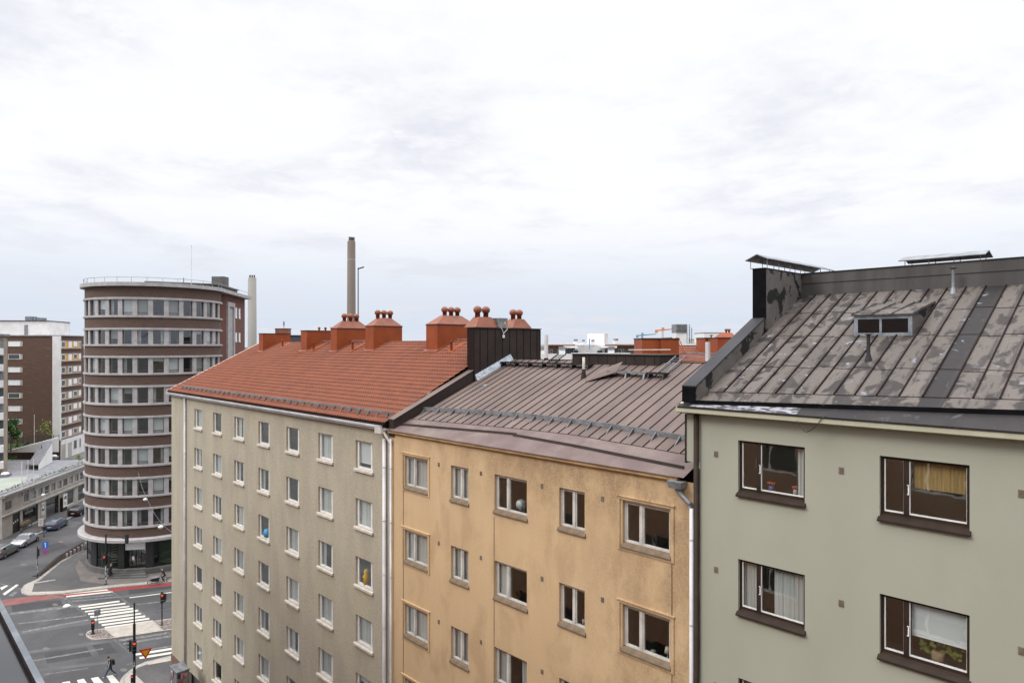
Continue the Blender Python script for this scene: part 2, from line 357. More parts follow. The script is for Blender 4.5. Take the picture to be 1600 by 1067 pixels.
M['wing_brick'] = vmat('reddish_brick', (.165,.070,.052), (.125,.056,.044), 2.2, .85, (.6,.6,6), fine=.16, bscale=16)
M['leaf'] = vmat('green_leaves', (.07,.14,.03), (.04,.09,.02), 3, .7, fine=.1)
M['leaf_light'] = vmat('spring_leaves', (.22,.26,.06), (.14,.17,.04), 3, .7, fine=.1)
M['bark'] = vmat('bark', (.10,.08,.06), (.07,.055,.04), 5, .9)
M['skin'] = pmat('skin', (.45,.27,.20), .6)
# ------------------------------------------------------------------ windows
M['grille'] = vmat('painted_grille', (.22,.18,.13), (.16,.13,.10), 6, .7)
def frame_ring(mb, x0, x1, z0, z1, t, y0, y1, tb=None):
    tb = tb or t
    mb.box(x0, x0+t, y0, y1, z0, z1); mb.box(x1-t, x1, y0, y1, z0, z1)
    mb.box(x0+t, x1-t, y0, y1, z0, z0+tb); mb.box(x0+t, x1-t, y0, y1, z1-t, z1)
def sill(s, x0, x1, yb, drop):
    k = .09 if drop < .11 else .055
    s.hull8([(x0,yb,.055),(x0,-.002,.012),(x0,-k,-drop*.6),(x0,-k,-drop),(x0,-k+.02,-drop),(x0,-.002,-drop*.7)], [(x1,yb,.055),(x1,-.002,.012),(x1,-k,-drop*.6),(x1,-k,-drop),(x1,-k+.02,-drop),(x1,-.002,-drop*.7)])
    s.box(max(x0,.002), min(x1,x1-(.03 if drop < .11 else .05)-.002), .0, yb, .001, .012)
def make_window(w, h, kind):
    f, p = MB(), MB()
    if kind == 'sage':
        frame_ring(f, 0, w, .05, h, .07, .09, .17); m0, m1 = w*.27, w*.33
        f.box(m0, m1, .075, .17, .1202, h-.0702)
        p.quad((.07,.13,.07),(m0,.13,.07),(m0,.13,h-.07),(.07,.13,h-.07)); p.quad((m1,.13,.07),(w-.07,.13,.07),(w-.07,.13,h-.07),(m1,.13,h-.07))
        o = f.build('window', M['brown_frame']); p.build('pane', M['glass'], o)
        s = MB(); 
        for a_, b_ in ((.072, m0-.002), (m1+.002, w-.072)): s.box(a_,a_+.022,.10,.128,.122,h-.072); s.box(a_+.022,b_,.10,.128,.122,.155); s.box(b_-.007,b_,.10,.128,.155,h-.072)  # top bar left out and right one thinned, to stand for their shade
        s.build('inner_sash', M['white_paint'], o)
        s = MB(); sill(s, -.03, w+.03, .088, .10)
        s.build('sill', M['brown_frame'], o)
        s = MB(); s.box(m1-.012, m1+.012, .055, .075, h*.42, h*.56); s.box(m1-.03, m1+.012, .05, .074, h*.56, h*.57); s.box(m1-.03, m1+.012, .05, .074, h*.41, h*.42); s.build('handle', M['white_paint'], o)
    elif kind.startswith('ochre'):
        split = {'ochre_narrow': .52, 'ochre_wide': .37}[kind]
        frame_ring(f, 0, w, .03, h, .06, .10, .20, .07); m = w*split
        f.box(m-.045, m+.045, .095, .20, .0702, h-.0602)
        for a, b in ((.06, m-.045), (m+.045, w-.06)): frame_ring(f, a+.001, b-.001, .071, h-.061, .045, .12, .18, .05)
        for a, b in ((.106, m-.09), (m+.09, w-.106)): p.quad((a,.15,.12),(b,.15,.12),(b,.15,h-.105),(a,.15,h-.105))
        o = f.build('window', M['grey_paint']); p.build('pane', M['glass'], o)
        s = MB(); sill(s, -.05, w+.05, .098, .12)
        s.build('sill', M['sill_ochre'], o)
    elif kind == 'grey':
        f.box(0, .15, .10, .18, 0, h); f.box(w-.06, w, .10, .18, 0, h); f.box(w*.80, w*.88, .095, .18, .09, h-.05)
        f.box(.15, w-.06, .10, .18, 0, .09); f.box(.15, w-.06, .10, .18, h-.05, h)
        p.quad((.15,.14,.09),(w*.80,.14,.09),(w*.80,.14,h-.05),(.15,.14,h-.05)); p.quad((w*.88,.14,.09),(w-.06,.14,.09),(w-.06,.14,h-.05),(w*.88,.14,h-.05))
        o = f.build('window', M['white_paint']); p.build('pane', M['glass'], o)
        s = MB(); s.hull8([(-.07,-.10,-.03),(-.07,-.10,-.13),(-.07,-.01,-.13),(-.07,-.002,-.12),(-.07,-.002,.005)], [(w+.07,-.10,-.03),(w+.07,-.10,-.13),(w+.07,-.01,-.13),(w+.07,-.002,-.12),(w+.07,-.002,.005)])
        s.build('sill', M['sill_cream'], o)
    return o
M['sill_cream'] = vmat('cream_sill_stone', (.60,.55,.49), (.50,.455,.40), 3, .7, fine=.06)
def drape(w, h, z0=0, folds=9, amp=.015, y=.245):
    mb = MB(); n = folds*6; vs = []
    for zz in (z0, z0+h):
        for i in range(n+1):
            vs.append((w*i/n, y+amp*math.sin(i*2*math.pi/6+.7*math.sin(i*.9)), zz))
    return mb.add(vs, [(i, i+1, n+2+i, n+1+i) for i in range(n)])
_proto = {}
def put_window(parent, x, z, w, h, kind, y=0):
    k = (round(w,2), round(h,2), kind)
    if k not in _proto:
        o = make_window(w, h, kind); o.parent = parent; o.location = (x, y, z); _proto[k] = (o, list(o.children)); return o
    src, kids = _proto[k]; c = src.copy(); COL.objects.link(c); c.parent = parent; c.location = (x, y, z)
    for ch in kids: d = ch.copy(); COL.objects.link(d); d.parent = c
    return c
def dress(win, w, h, rnd, kinds=('both','full','left','blind','none','none')):
    k = rnd.choice(kinds)
    if k == 'none': return
    mb = MB()
    if k == 'blind':
        hh = h*rnd.choice((.3,.55,.8)); mb.quad((.03,.22,h-hh),(w-.03,.22,h-hh),(w-.03,.22,h),(.03,.22,h)); mb.box(.03,w-.03,.212,.235,h-hh-.02,h-hh); mb.build('blind', M['blind'], win); return
    if k == 'full': mb = drape(w, h, folds=int(w*9))
    elif k == 'both':
        a = drape(w*.28, h, folds=4); mb.v = a.v[:]; mb.f = a.f[:]; b = drape(w*.28, h, folds=4); mb.add([(v[0]+w*.72, v[1], v[2]) for v in b.v], b.f)
    else: mb = drape(w*.4, h, folds=5)
    mb.build('curtain', M['curtain'], win)
def rooms(parent, x0, x1, zs, xs, y0=.42, y1=4.2, mat='interior'):
    mb = MB(); mb.quad((x0,y1,zs[0]),(x1,y1,zs[0]),(x1,y1,zs[-1]),(x0,y1,zs[-1]))
    for zz in zs: mb.box(x0, x1, y0, y1-.01, zz-.12, zz+.12)
    for xx in xs: mb.box(xx-.06, xx+.06, y0+.01, y1-.02, zs[0]+.13, zs[-1]-.13)
    return mb.build('interior', M[mat], parent)
def grille(parent, x, z, w=.12, h=.16, mat='grille'):
    mb = MB(); mb.box(x, x+w, -.012, -.001, z, z+h)
    for k in range(5): mb.box(x+.01, x+w-.01, -.022, -.0121, z+.02+k*h/5.6, z+.03+k*h/5.6)
    return mb.build('vent_grille', M[mat], parent)
def seams(mb, xs, f0, f1, zf, wd=.028, ht=.042):
    """raised standing seams running up the slope; f0/f1 give start and end y per x"""
    for x in xs:
        a, b = f0(x), f1(x)
        if b-a < .1: continue
        mb.hull8([(x-wd/2,a,zf(a)-.01),(x+wd/2,a,zf(a)-.01),(x+wd/2,a,zf(a)+ht),(x-wd/2,a,zf(a)+ht)],
                 [(x-wd/2,b,zf(b)-.01),(x+wd/2,b,zf(b)-.01),(x+wd/2,b,zf(b)+ht),(x-wd/2,b,zf(b)+ht)])
rs = random.Random(3)

M['bracket'] = vmat('dark_zinc_bracket', (.16,.165,.175), (.10,.105,.11), 3, .5, metal=.3)
# ================================================================== SAGE HOUSE (right)
SX, D = -10.3, 17.0
sage = thing('apartment_house', 'sage green plastered house with brown framed windows and a patchy grey sheet metal roof', 'house', (SX, D, 0))
so_ = (SX, D, 0)
def S(): return MB(so_)
cols = [(-9.13,-7.34), (-5.61,-3.84), (-2.1,-.33), (1.6,3.4)]
rows = [24.95-3.18*k for k in range(4)]
ops = [(a, b, t-1.40, t) for a, b in cols for t in rows]
mb = S(); wall_grid(mb, -10.29, 6, 0, 25.55, ops, .24, D)
mb.quad((-10.29,D,0),(-10.29,D,25.5),(-10.29,D+14,25.5),(-10.29,D+14,0)); mb.quad((6,D,0),(6,D+14,0),(6,D+14,25.5),(6,D,25.5)); mb.quad((-10.29,D+14,0),(-10.29,D+14,26),(6,D+14,26),(6,D+14,0))
mb.build('wall', M['stucco_sage'], sage)
# gable strip standing above the lower neighbour's eaves
mb = S(); mb.box(-10.70, -10.291, D-.02, 30.6, 24.2, 25.55); mb.build('party_wall', M['stucco_sage'], sage)
mb = S(); mb.box(-10.74, -10.702, D-.05, 30.6, 24.15, 25.54); mb.build('corner_trim', M['brown_frame'], sage)
zr = lambda y: 25.78+.492*(y-16.65)
ridge = 23.6
# cornice
mb = S(); mb.hull8([(-10.85,16.66,25.76),(-10.85,16.66,25.62),(-10.85,16.72,25.60),(-10.85,D-.001,25.55),(-10.85,D-.001,25.9)], [(6.1,16.66,25.76),(6.1,16.66,25.62),(6.1,16.72,25.60),(6.1,D-.001,25.55),(6.1,D-.001,25.9)])
mb.build('cornice', M['fascia_sage'], sage)
# roof sheets
gutx = lambda x: 16.80+.058*(x+10.46)
botx = lambda x: 17.42+.050*(x+10.40)
def strip(mb, x0, x1, fa, fb, zf, dz=0, n=12):
    for i in range(n):
        a, b = x0+(x1-x0)*i/n, x0+(x1-x0)*(i+1)/n
        mb.quad((a,fa(a),zf(fa(a))+dz),(b,fa(b),zf(fa(b))+dz),(b,fb(b),zf(fb(b))+dz),(a,fb(a),zf(fb(a))+dz))
dx0, dx1 = -4.94, -4.44
mb = S(); strip(mb, -10.3, dx0, gutx, lambda x: ridge, zr); strip(mb, dx1, 6.1, gutx, lambda x: ridge, zr)
mb.quad((-10.3,ridge+1,zr(ridge)),(6.1,ridge+1,zr(ridge)),(6.1,31,26),(-10.3,31,26))
mb.build('roof', M['sage_roof'], sage)
mb = S(); strip(mb, dx0, dx1, gutx, lambda x: ridge, zr); mb.build('repair_strip', M['sage_roof_dark'], sage)
mb = S(); strip(mb, -10.8, 6.1, lambda x: 16.64, gutx, zr, 0.002)
mb.quad((-10.8,16.64,25.779),(-10.8,16.64,25.74),(6.1,16.64,25.74),(6.1,16.64,25.779)); mb.build('eaves_sheet', M['eave_dark'], sage)
mb = S(); n = 12
for i in range(n):
    a, b = -10.46+(16.5)*i/n, -10.46+16.5*(i+1)/n; ya, yb = gutx(a), gutx(b)
    mb.hull8([(a,ya-.02,zr(ya)-.02),(a,ya+.03,zr(ya)-.02),(a,ya+.03,zr(ya)+.10),(a,ya-.02,zr(ya)+.10)], [(b,yb-.02,zr(yb)-.02),(b,yb+.03,zr(yb)-.02),(b,yb+.03,zr(yb)+.10),(b,yb-.02,zr(yb)+.10)])
mb.build('gutter_upstand', M['tar_black'], sage)
# white flaking paint on the left end of the eaves
M['flake'] = vmat('flaking_white_paint', (.04,.037,.04), (.28,.28,.31), 4, .6, (1,3,3), lo=.46, hi=.58, fine=.1)
mb = S(); strip(mb, -10.4, -7.4, lambda x: 16.66, lambda x: gutx(x)-.03, zr, .008, 4); mb.build('flaking_paint', M['flake'], sage)
sx = [-9.81+.4888*i for i in range(33)]
mb = S(); seams(mb, sx, botx, lambda x: ridge-.02, zr)
strip_ = [(x, botx(x)) for x in (-10.3, 6.0)]
mb.bar((-10.3,botx(-10.3),zr(botx(-10.3))+.006),(6,botx(6),zr(botx(6))+.006),.02,.012)
for k, yy in enumerate((18.9, 20.65, 22.2)):
    for i in range(len(sx)-1):
        q = yy+(-.04 if i%2 else .05)
        mb.bar((sx[i]+.012,q,zr(q)+.004),(sx[i+1]-.012,q,zr(q)+.004),.022,.010)
mb.build('roof_seams', M['seam_dark'], sage)
# side parapet over the party wall
mb = S()
for y0, y1 in ((16.82,18.9),(18.902,20.88)):
    mb.hull8([(-10.70,y0,zr(y0)-.1),(-10.32,y0,zr(y0)-.1),(-10.32,y0,zr(y0)+.47),(-10.70,y0,zr(y0)+.47)], [(-10.70,y1,zr(y1)-.1),(-10.32,y1,zr(y1)-.1),(-10.32,y1,zr(y1)+.47),(-10.70,y1,zr(y1)+.47)])
mb.build('side_parapet', M['sage_flash'], sage)
mb = S(); y0, y1 = 16.79, 20.87
mb.hull8([(-10.73,y0,zr(y0)+.471),(-10.29,y0,zr(y0)+.471),(-10.29,y0,zr(y0)+.51),(-10.73,y0,zr(y0)+.51)], [(-10.73,y1,zr(y1)+.471),(-10.29,y1,zr(y1)+.471),(-10.29,y1,zr(y1)+.51),(-10.73,y1,zr(y1)+.51)])
mb.build('parapet_capping', M['cap_grey'], sage)
mb = S(); mb.box(-10.72, -10.31, 16.775, 16.815, 25.90, 26.33); mb.build('end_plate', M['tar_black'], sage)
# tall end block and ridge wall
TOPZ = 29.95
mb = S(); mb.box(-10.72, -10.29, 20.95, 26.2, 24.2, TOPZ-.02); mb.build('end_block', M['sage_flash'], sage)
mb = S(); mb.box(-10.72, -10.28, 20.90, 20.948, 28.35, TOPZ); mb.build('front_plate', M['tar_black'], sage)
mb = S(); mb.box(-10.288, 6.1, ridge, ridge+1.0, 28.6, TOPZ); mb.build('ridge_wall', M['sage_ridge'], sage)
mb = S(); mb.box(-10.288, 6.12, ridge-.03, ridge+1.03, TOPZ+.001, TOPZ+.03); mb.box(-10.75,-10.29,20.88,26.22,TOPZ+.001,TOPZ+.025); mb.box(-10.28,6.1,ridge-.012,ridge-.001,29.60,29.62)
mb.build('ridge_capping', M['eave_dark'], sage)
mb = S(); mb.box(-3.42, -2.1, ridge-.02, ridge-.0125, 29.05, TOPZ-.002); mb.build('bitumen_patch', M['tar_black'], sage)
def hood(parent, off, along, c, x0, x1, w, zb, rise, posts, name='chimney_hood'):
    mb = MB(off)
    def P(t, s_, z): return (t, c+s_, z) if along == 'x' else (c+s_, t, z)
    for s_ in (-1, 1):
        mb.hull8([P(x0,s_*w/2,zb),P(x0,0,zb+rise),P(x0,0,zb+rise+.025),P(x0,s_*(w/2+.01),zb+.025)], [P(x1,s_*w/2,zb),P(x1,0,zb+rise),P(x1,0,zb+rise+.025),P(x1,s_*(w/2+.01),zb+.025)])
    o = mb.build(name, M['zinc'], parent)
    for i in range(posts):
        t = x0+.15+(x1-x0-.3)*i/(posts-1)
        for s_ in (-1, 1): mb = MB(off); mb.tube([P(t,s_*w*.36,TOPZ),P(t,s_*w*.36,zb+rise*.25)], .012, 6); mb.build('post', M['zinc'], o)
    return o
hood(sage, so_, 'y', -10.48, 20.7, 25.9, .78, TOPZ+.26, .17, 7)
hood(sage, so_, 'x', ridge+.5, -7.25, -4.95, .95, TOPZ+.17, .16, 4)
hood(sage, so_, 'x', ridge+.5, -3.05, -.4, .95, TOPZ+.12, .16, 4)
# dormer
def rect_frame(mb, x0, x1, z0, z1, t, y0, y1): frame_ring(mb, x0, x1, z0, z1, t, y0, y1)
dm = S(); yf = 20.67; z0, z1 = 27.74, 28.33
dm.hull8([(-7.50,yf+.03,z0),(-7.50,yf+.03,z1),(-7.50,22.5,28.68)], [(-7.47,yf+.03,z0),(-7.47,yf+.03,z1),(-7.47,22.5,28.68)])
dm.box(-7.4695,-6.0305,yf+.04,yf+.06,z0,z0+.05); dm.hull8([(-6.0,yf+.03,z0),(-6.0,yf+.03,z1),(-6.0,22.5,28.68)], [(-6.03,yf+.03,z0),(-6.03,yf+.03,z1),(-6.03,22.5,28.68)])
dorm = dm.build('roof_dormer', M['sage_flash'], sage)
mb = S(); mb.hull8([(-7.56,yf-.08,z1+.0),(-5.94,yf-.08,z1+.0),(-5.94,yf-.08,z1+.035),(-7.56,yf-.08,z1+.035)], [(-7.56,22.6,28.72),(-5.94,22.6,28.72),(-5.94,22.6,28.755),(-7.56,22.6,28.755)])
for k in range(4):
    x = -7.54+k*.53; mb.bar((x,yf-.07,z1+.05),(x,22.58,28.77),.02,.03)
mb.build('dormer_roof', M['sage_roof'], dorm)
mb = S(); frame_ring(mb, -7.5, -6.0, z0, z1, .10, yf, yf+.03); mb.box(-6.83,-6.77,yf+.005,yf+.028,z0+.1,z1-.1); mb.build('dormer_frame', M['zinc_new'], dorm)
mb = S(); mb.quad((-7.4,yf+.02,z0+.1),(-6.1,yf+.02,z0+.1),(-6.1,yf+.02,z1-.1),(-7.4,yf+.02,z1-.1)); mb.build('dormer_pane', pmat('dark_attic_pane', (.008,.008,.01), .08), dorm)
# vent pipes
for (x, y, top, nm) in ((-6.65,19.32,.66,0), (-5.66,23.23,.72,1)):
    mb = S(); zz = zr(y); mb.lathe((x,y,zz), [(.10,-.03),(.055,.16),(.045,.2),(.045,top)], 12)
    p = mb.build('vent_pipe', M['cap_grey'] if nm == 0 else M['zinc'], sage, smooth=True)
    mb = S(); mb.lathe((x,y,zz), [(.001,top+.07),(.10,top+.03),(.10,top+.02),(.04,top),(.001,top)], 12); mb.build('pipe_cap', M['steel_dark'], p, smooth=True)
# brown downpipe, grilles, loose cable
mb = S(); mb.tube([(-10.345,D-.09,0),(-10.345,D-.09,25.55)], .075, 10)
mb.build('downpipe', M['brown_frame'], sage, smooth=True)
for x in (-9.84, -6.52, -3.0):
    for k in range(3): grille(sage, x-SX, 24.42-3.18*k+(.0 if x < -9 else -.01))
mb = S(); pts = []
for i in range(25):
    t = i/24; pts.append((-7.35+.62*t+.05*math.sin(t*9), 16.58-.02*math.sin(t*6)+(.4*max(0,t-.7)), 25.66-.28*math.sin(min(1,t*1.25)*math.pi)**.6+.35*max(0,t-.62)))
mb.tube(pts, .008, 5); mb.tube([(p[0]+.03,p[1]-.02,p[2]+.03) for p in pts[8:]], .006, 5)
mb.build('loose_cable', M['black_paint'], sage, smooth=True)
for a, b in cols:
    for t in rows: 
        wn = put_window(sage, a-SX, t-1.40, round(b-a,2), 1.40, 'sage')
        ci, ri = cols.index((a,b)), rows.index(t); W = b-a
        if (ci,ri) == (0,0):
            q = drape(.22, 1.4, folds=3); mb = MB(); mb.add([(v[0]+W-.28,v[1],v[2]) for v in q.v], q.f); mb.build('curtain', M['curtain'], wn)
            for x, r_, c_ in ((.78,.075,'blue'), (1.42,.06,'white')):
                k = MB(); k.lathe((x,.30,.10), [(.001,0),(r_*.6,0),(r_,.06),(r_*.9,.14),(r_*.75,.15),(.001,.13)], 14)
                k.build('flower_pot', pmat('pot_'+c_, (.10,.14,.35) if c_ == 'blue' else (.5,.5,.48), .4), wn, smooth=True)
                k = MB()
                for j in range(26):
                    an, rr = rs.random()*6.28, rs.random()*.09; k.box(x+rr*math.cos(an)-.014, x+rr*math.cos(an)+.014, .30+rr*math.sin(an)-.01, .30+rr*math.sin(an)+.012, .27+rs.random()*.06, .29+rs.random()*.07)
                k.build('flowers', pmat('flowers_'+c_, (.55,.12,.06), .6), wn)
        elif (ci,ri) == (1,0):
            mb = drape(W*.62, .62, .72, folds=14, amp=.006, y=.24); mb.v = [(v[0]+W*.36,v[1],v[2]) for v in mb.v]; mb.build('blind', M['blind_tan'], wn)
        elif (ci,ri) == (0,1):
            mb = drape(W*.30, 1.4, folds=6); b_ = drape(W*.48, 1.4, folds=8); mb.add([(v[0]+W*.5,v[1],v[2]) for v in b_.v], b_.f); mb.build('curtain', M['curtain'], wn)
        elif (ci,ri) == (1,1):
            mb = MB(); mb.quad((W*.34,.25,.58),(W-.06,.25,.58),(W-.06,.25,1.38),(W*.34,.25,1.38)); mb.box(W*.34,W-.06,.24,.262,.56,.58); mb.build('blind', M['blind'], wn)
            k = MB(); k.lathe((W*.62,.32,.08), [(.001,0),(.10,0),(.13,.06),(.12,.24),(.001,.22)], 16); k.build('plant_basket', vmat('wicker', (.35,.24,.15), (.22,.15,.10), 20, .8, (.2,.2,1)), wn, smooth=True)
            k = MB()
            for j in range(34):
                bx = W*rs.choice((.5,.62,.8)); an = rs.random()*6.28; rr = .04+rs.random()*.14; h_ = .25+rs.random()*.32
                c_ = Vector((bx+rr*math.cos(an), .33+.4*rr*math.sin(an), h_)); s_ = .035+.03*rs.random(); t_ = rs.random()*1.5
                k.quad(*[tuple(c_+Vector((s_*math.cos(an+q), .3*s_*math.sin(t_+q), s_*math.sin(an+q)))) for q in (0,1.2,2.4,3.6,4.9)])
                k.bar((bx,.33,.24), tuple(c_), .006, .006)
            k.build('plant_leaves', M['leaf_light'], wn)
        else: dress(wn, W, 1.4, rs, ('both','full','blind'))
rooms(sage, .05, 16.2, [t+.35 for t in reversed(rows)]+[11.6], [2.9+.2, 6.6, 10.2, 14], .45)

# ================================================================== OCHRE HOUSE (middle)
OX0, OX1 = -25.72, -10.30
och = thing('apartment_house', 'ochre yellow stuccoed house with grime stains and a brown standing seam roof', 'house', (OX0, D, 0))
oo = (OX0, D, 0)
def O(): return MB(oo)
ocols = [(-24.74,-23.08,'ochre_wide'), (-21.51,-20.42,'ochre_narrow'), (-18.9,-17.19,'ochre_wide'), (-15.64,-14.51,'ochre_narrow'), (-12.98,-11.27,'ochre_wide')]
orows = [22.70-3.205*k for k in range(6)]
mb = O(); wall_grid(mb, OX0, -10.31, 0, 23.6, [(a,b,t-1.34,t) for a,b,_ in ocols for t in orows], .26, D)
mb.build('wall', M['stucco_ochre'], och)
for a,b,k in ocols:
    for t in orows:
        wn = put_window(och, a-OX0, t-1.34, round(b-a,2), 1.34, k)
        if a < -24: dress(wn, b-a, 1.34, rs, ('full','full','blind'))
        elif a < -21: dress(wn, b-a, 1.34, rs, ('full',))
        else: dress(wn, b-a, 1.34, rs, ('both','none','left','none'))
def owin(ci, ri): return min([c for c in och.children if c.name.startswith('window.') or c.name == 'window'], key=lambda c: abs(c.location.x-(ocols[ci][0]-OX0))+abs(c.location.z-(orows[ri]-1.34)))
for ci, ri, x, col, prof, nm in ((2,0,1.15,(.30,.33,.33),[(.001,0),(.06,0),(.05,.1),(.17,.2),(.20,.32),(.15,.44),(.001,.5)],'glass_globe'), (4,1,1.45,(.65,.55,.42),[(.001,0),(.06,0),(.015,.04),(.015,.16),(.10,.17),(.06,.34),(.001,.34)],'table_lamp'), (4,1,.95,(.25,.3,.22),[(.001,0),(.07,0),(.09,.08),(.001,.1)],'bowl'), (3,1,.85,(.4,.4,.42),[(.001,0),(.05,0),(.05,.2),(.001,.22)],'vase')):
    mb = MB(); mb.lathe((x,.27,.06), prof, 14); mb.build(nm, pmat(nm, col, .5), owin(ci, ri), smooth=True)
rooms(och, .05, 15.3, [t+.35 for t in reversed(orows)], [3.5, 6.2, 9.2, 12])
# raised plaster surrounds on the first and last columns
for a, b in ((-24.92,-22.92), (-13.16,-11.12)):
    for t in orows:
        mb = O(); z0, z1 = t-1.52, t+.12
        mb.box(a,a+.09,D-.035,D-.001,z0,z1); mb.box(b-.09,b,D-.035,D-.001,z0,z1); mb.box(a+.09,b-.09,D-.035,D-.001,z1-.08,z1); mb.box(a+.09,b-.09,D-.03,D-.001,z0,z0+.05)
        mb.box(a-.03,b+.03,D-.065,D-.001,z1+.001,z1+.035)
        mb.build('window_surround', M['stucco_ochre'], och)
mb = O()
for a in (-24.83, -11.2): mb.box(a-.012,a+.012,D-.014,D-.001,0,22.8)
mb.box(-18.93,-18.91,D-.012,D-.001,0,21.1); mb.build('plaster_joints', M['sill_ochre'], och)
for x in (-22.36, -19.73, -16.5, -13.83):
    for k in range(5): grille(och, x-OX0, 22.54-3.205*k)
zo = lambda y: 23.75+.418*(y-16.85)
mb = O(); mb.hull8([(OX0-.15,16.86,23.72),(OX0-.15,16.86,23.62),(OX0-.15,16.90,23.58),(OX0-.15,D-.001,23.53),(OX0-.15,D-.001,23.75)], [(-10.95,16.86,23.72),(-10.95,16.86,23.62),(-10.95,16.90,23.58),(-10.95,D-.001,23.53),(-10.95,D-.001,23.75)])
mb.build('cornice', vmat('ochre_cornice', (.55,.36,.17), (.40,.25,.12), 2, .8, fine=.1), och)
def pw(tab):
    def f(x):
        for (a, ya), (b, yb) in zip(tab, tab[1:]):
            if x <= b: return ya+(yb-ya)*max(0,(x-a)/(b-a))
        return tab[-1][1]
    return f
og1 = pw([(-25.8,17.27),(-18.7,17.72)]); og2 = pw([(-18.7,17.66),(-17.2,17.60),(-15.36,17.52),(-13.19,17.37),(-10.9,17.22)])
og = lambda x: og1(x) if x < -18.7 else og2(x)
ob = pw([(-25.86,17.83),(-18.6,18.16),(-15.95,18.21),(-11.34,17.93),(-10.3,17.88)])
ORG = 24.1
mb = O(); strip(mb, OX0, -10.36, ob, lambda x: ORG, zo, 0, 20); mb.quad((OX0,ORG,zo(ORG)),(-10.36,ORG,zo(ORG)),(-10.36,31.2,23.8),(OX0,31.2,23.8))
mb.build('roof', M['roof_brown'], och)
mb = O(); strip(mb, OX0-.12, -10.7, lambda x: 16.82, ob, zo, -.001, 20); mb.quad((OX0-.12,16.82,zo(16.82)-.001),(OX0-.12,16.82,zo(16.82)-.035),(-10.9,16.82,zo(16.82)-.035),(-10.9,16.82,zo(16.82)-.001))
mb.build('eaves_sheet', M['roof_brown_apron'], och)
mb = O()
for tab, x0, x1 in ((og1,-25.7,-18.5),(og2,-18.6,-10.95)):
    n = 10
    for i in range(n):
        a, b = x0+(x1-x0)*i/n, x0+(x1-x0)*(i+1)/n; ya, yb = tab(a), tab(b)
        mb.hull8([(a,ya-.02,zo(ya)-.02),(a,ya+.02,zo(ya)-.02),(a,ya+.05,zo(ya)+.085),(a,ya+.01,zo(ya)+.085)], [(b,yb-.02,zo(yb)-.02),(b,yb+.02,zo(yb)-.02),(b,yb+.05,zo(yb)+.085),(b,yb+.01,zo(yb)+.085)])
mb.build('gutter_upstand', M['brown_sheet'], och)
osx = [OX0+.3+.479*i for i in range(32)]
mb = O(); seams(mb, osx, ob, lambda x: ORG-.01, zo, .02, .03); n = 16
for i in range(n):
    a, b = OX0+15.3*i/n, OX0+15.3*(i+1)/n; mb.bar((a,ob(a),zo(ob(a))+.005),(b,ob(b),zo(ob(b))+.005),.02,.012)
mb.bar((OX0,ORG,zo(ORG)+.012),(-10.4,ORG,zo(ORG)+.012),.05,.03)
mb.build('roof_seams', M['seam_dark'], och)
# snow guard
mb = O(); n = 18; ygd = lambda x: 18.50+.42*math.sin((x+26.3)/15.9*math.pi)
for i in range(n):
    a, b = OX0-.1+15.35*i/n, OX0-.1+15.35*(i+1)/n; ya, yb = ygd(a), ygd(b)
    mb.bar((a,ya,zo(ya)+.17),(b,yb,zo(yb)+.17),.03,.05); mb.bar((a,ya-.01,zo(ya)+.09),(b,yb-.01,zo(yb)+.09),.02,.10)
sg = mb.build('snow_guard', M['zinc'], och)
for i in range(16):
    mb = O(); x = OX0+.35+.958*i; y = ygd(x); mb.hull8([(x-.02,y-.34,zo(y-.34)+.005),(x-.02,y+.02,zo(y)+.0),(x-.02,y+.02,zo(y)+.19)], [(x+.02,y-.34,zo(y-.34)+.005),(x+.02,y+.02,zo(y)+.0),(x+.02,y+.02,zo(y)+.19)]); mb.build('bracket', M['bracket'], sg)
# party wall against the grey house
mb = O(); a, b = 16.95, 21.55; zt = lambda y: zo(y)+.40+.03*(y-17)
mb.hull8([(-25.90,a,zo(a)-.35),(-25.50,a,zo(a)-.35),(-25.50,a,zt(a)),(-25.90,a,zt(a))], [(-25.90,b,zo(b)-.1),(-25.50,b,zo(b)-.1),(-25.50,b,zt(b)),(-25.90,b,zt(b))])
mb.build('side_parapet', M['brown_sheet'], och)
mb = O(); mb.hull8([(-25.93,a-.02,zt(a)+.001),(-25.47,a-.02,zt(a)+.001),(-25.47,a-.02,zt(a)+.03),(-25.93,a-.02,zt(a)+.03)], [(-25.93,b,zt(b)+.001),(-25.47,b,zt(b)+.001),(-25.47,b,zt(b)+.03),(-25.93,b,zt(b)+.03)])
mb.build('parapet_capping', M['roof_brown'], och)
mb = O(); mb.box(-25.95, -25.48, 21.56, 26.2, 24.9, 28.33); chb = mb.build('chimney_block', M['brown_sheet'], och)
mb = O()
for i in range(9): y = 21.95+i*.5; mb.box(-25.479,-25.46,y,y+.02,25.3,28.3)
mb.box(-25.97,-25.455,21.54,21.58,25.2,28.31); mb.box(-25.97,-25.455,26.18,26.22,25.5,28.31); mb.build('sheet_seams', M['seam_dark'], chb)
mb = O(); mb.box(-26.0,-25.42,21.5,26.26,28.331,28.37); mb.build('block_capping', M['steel_dark'], chb)
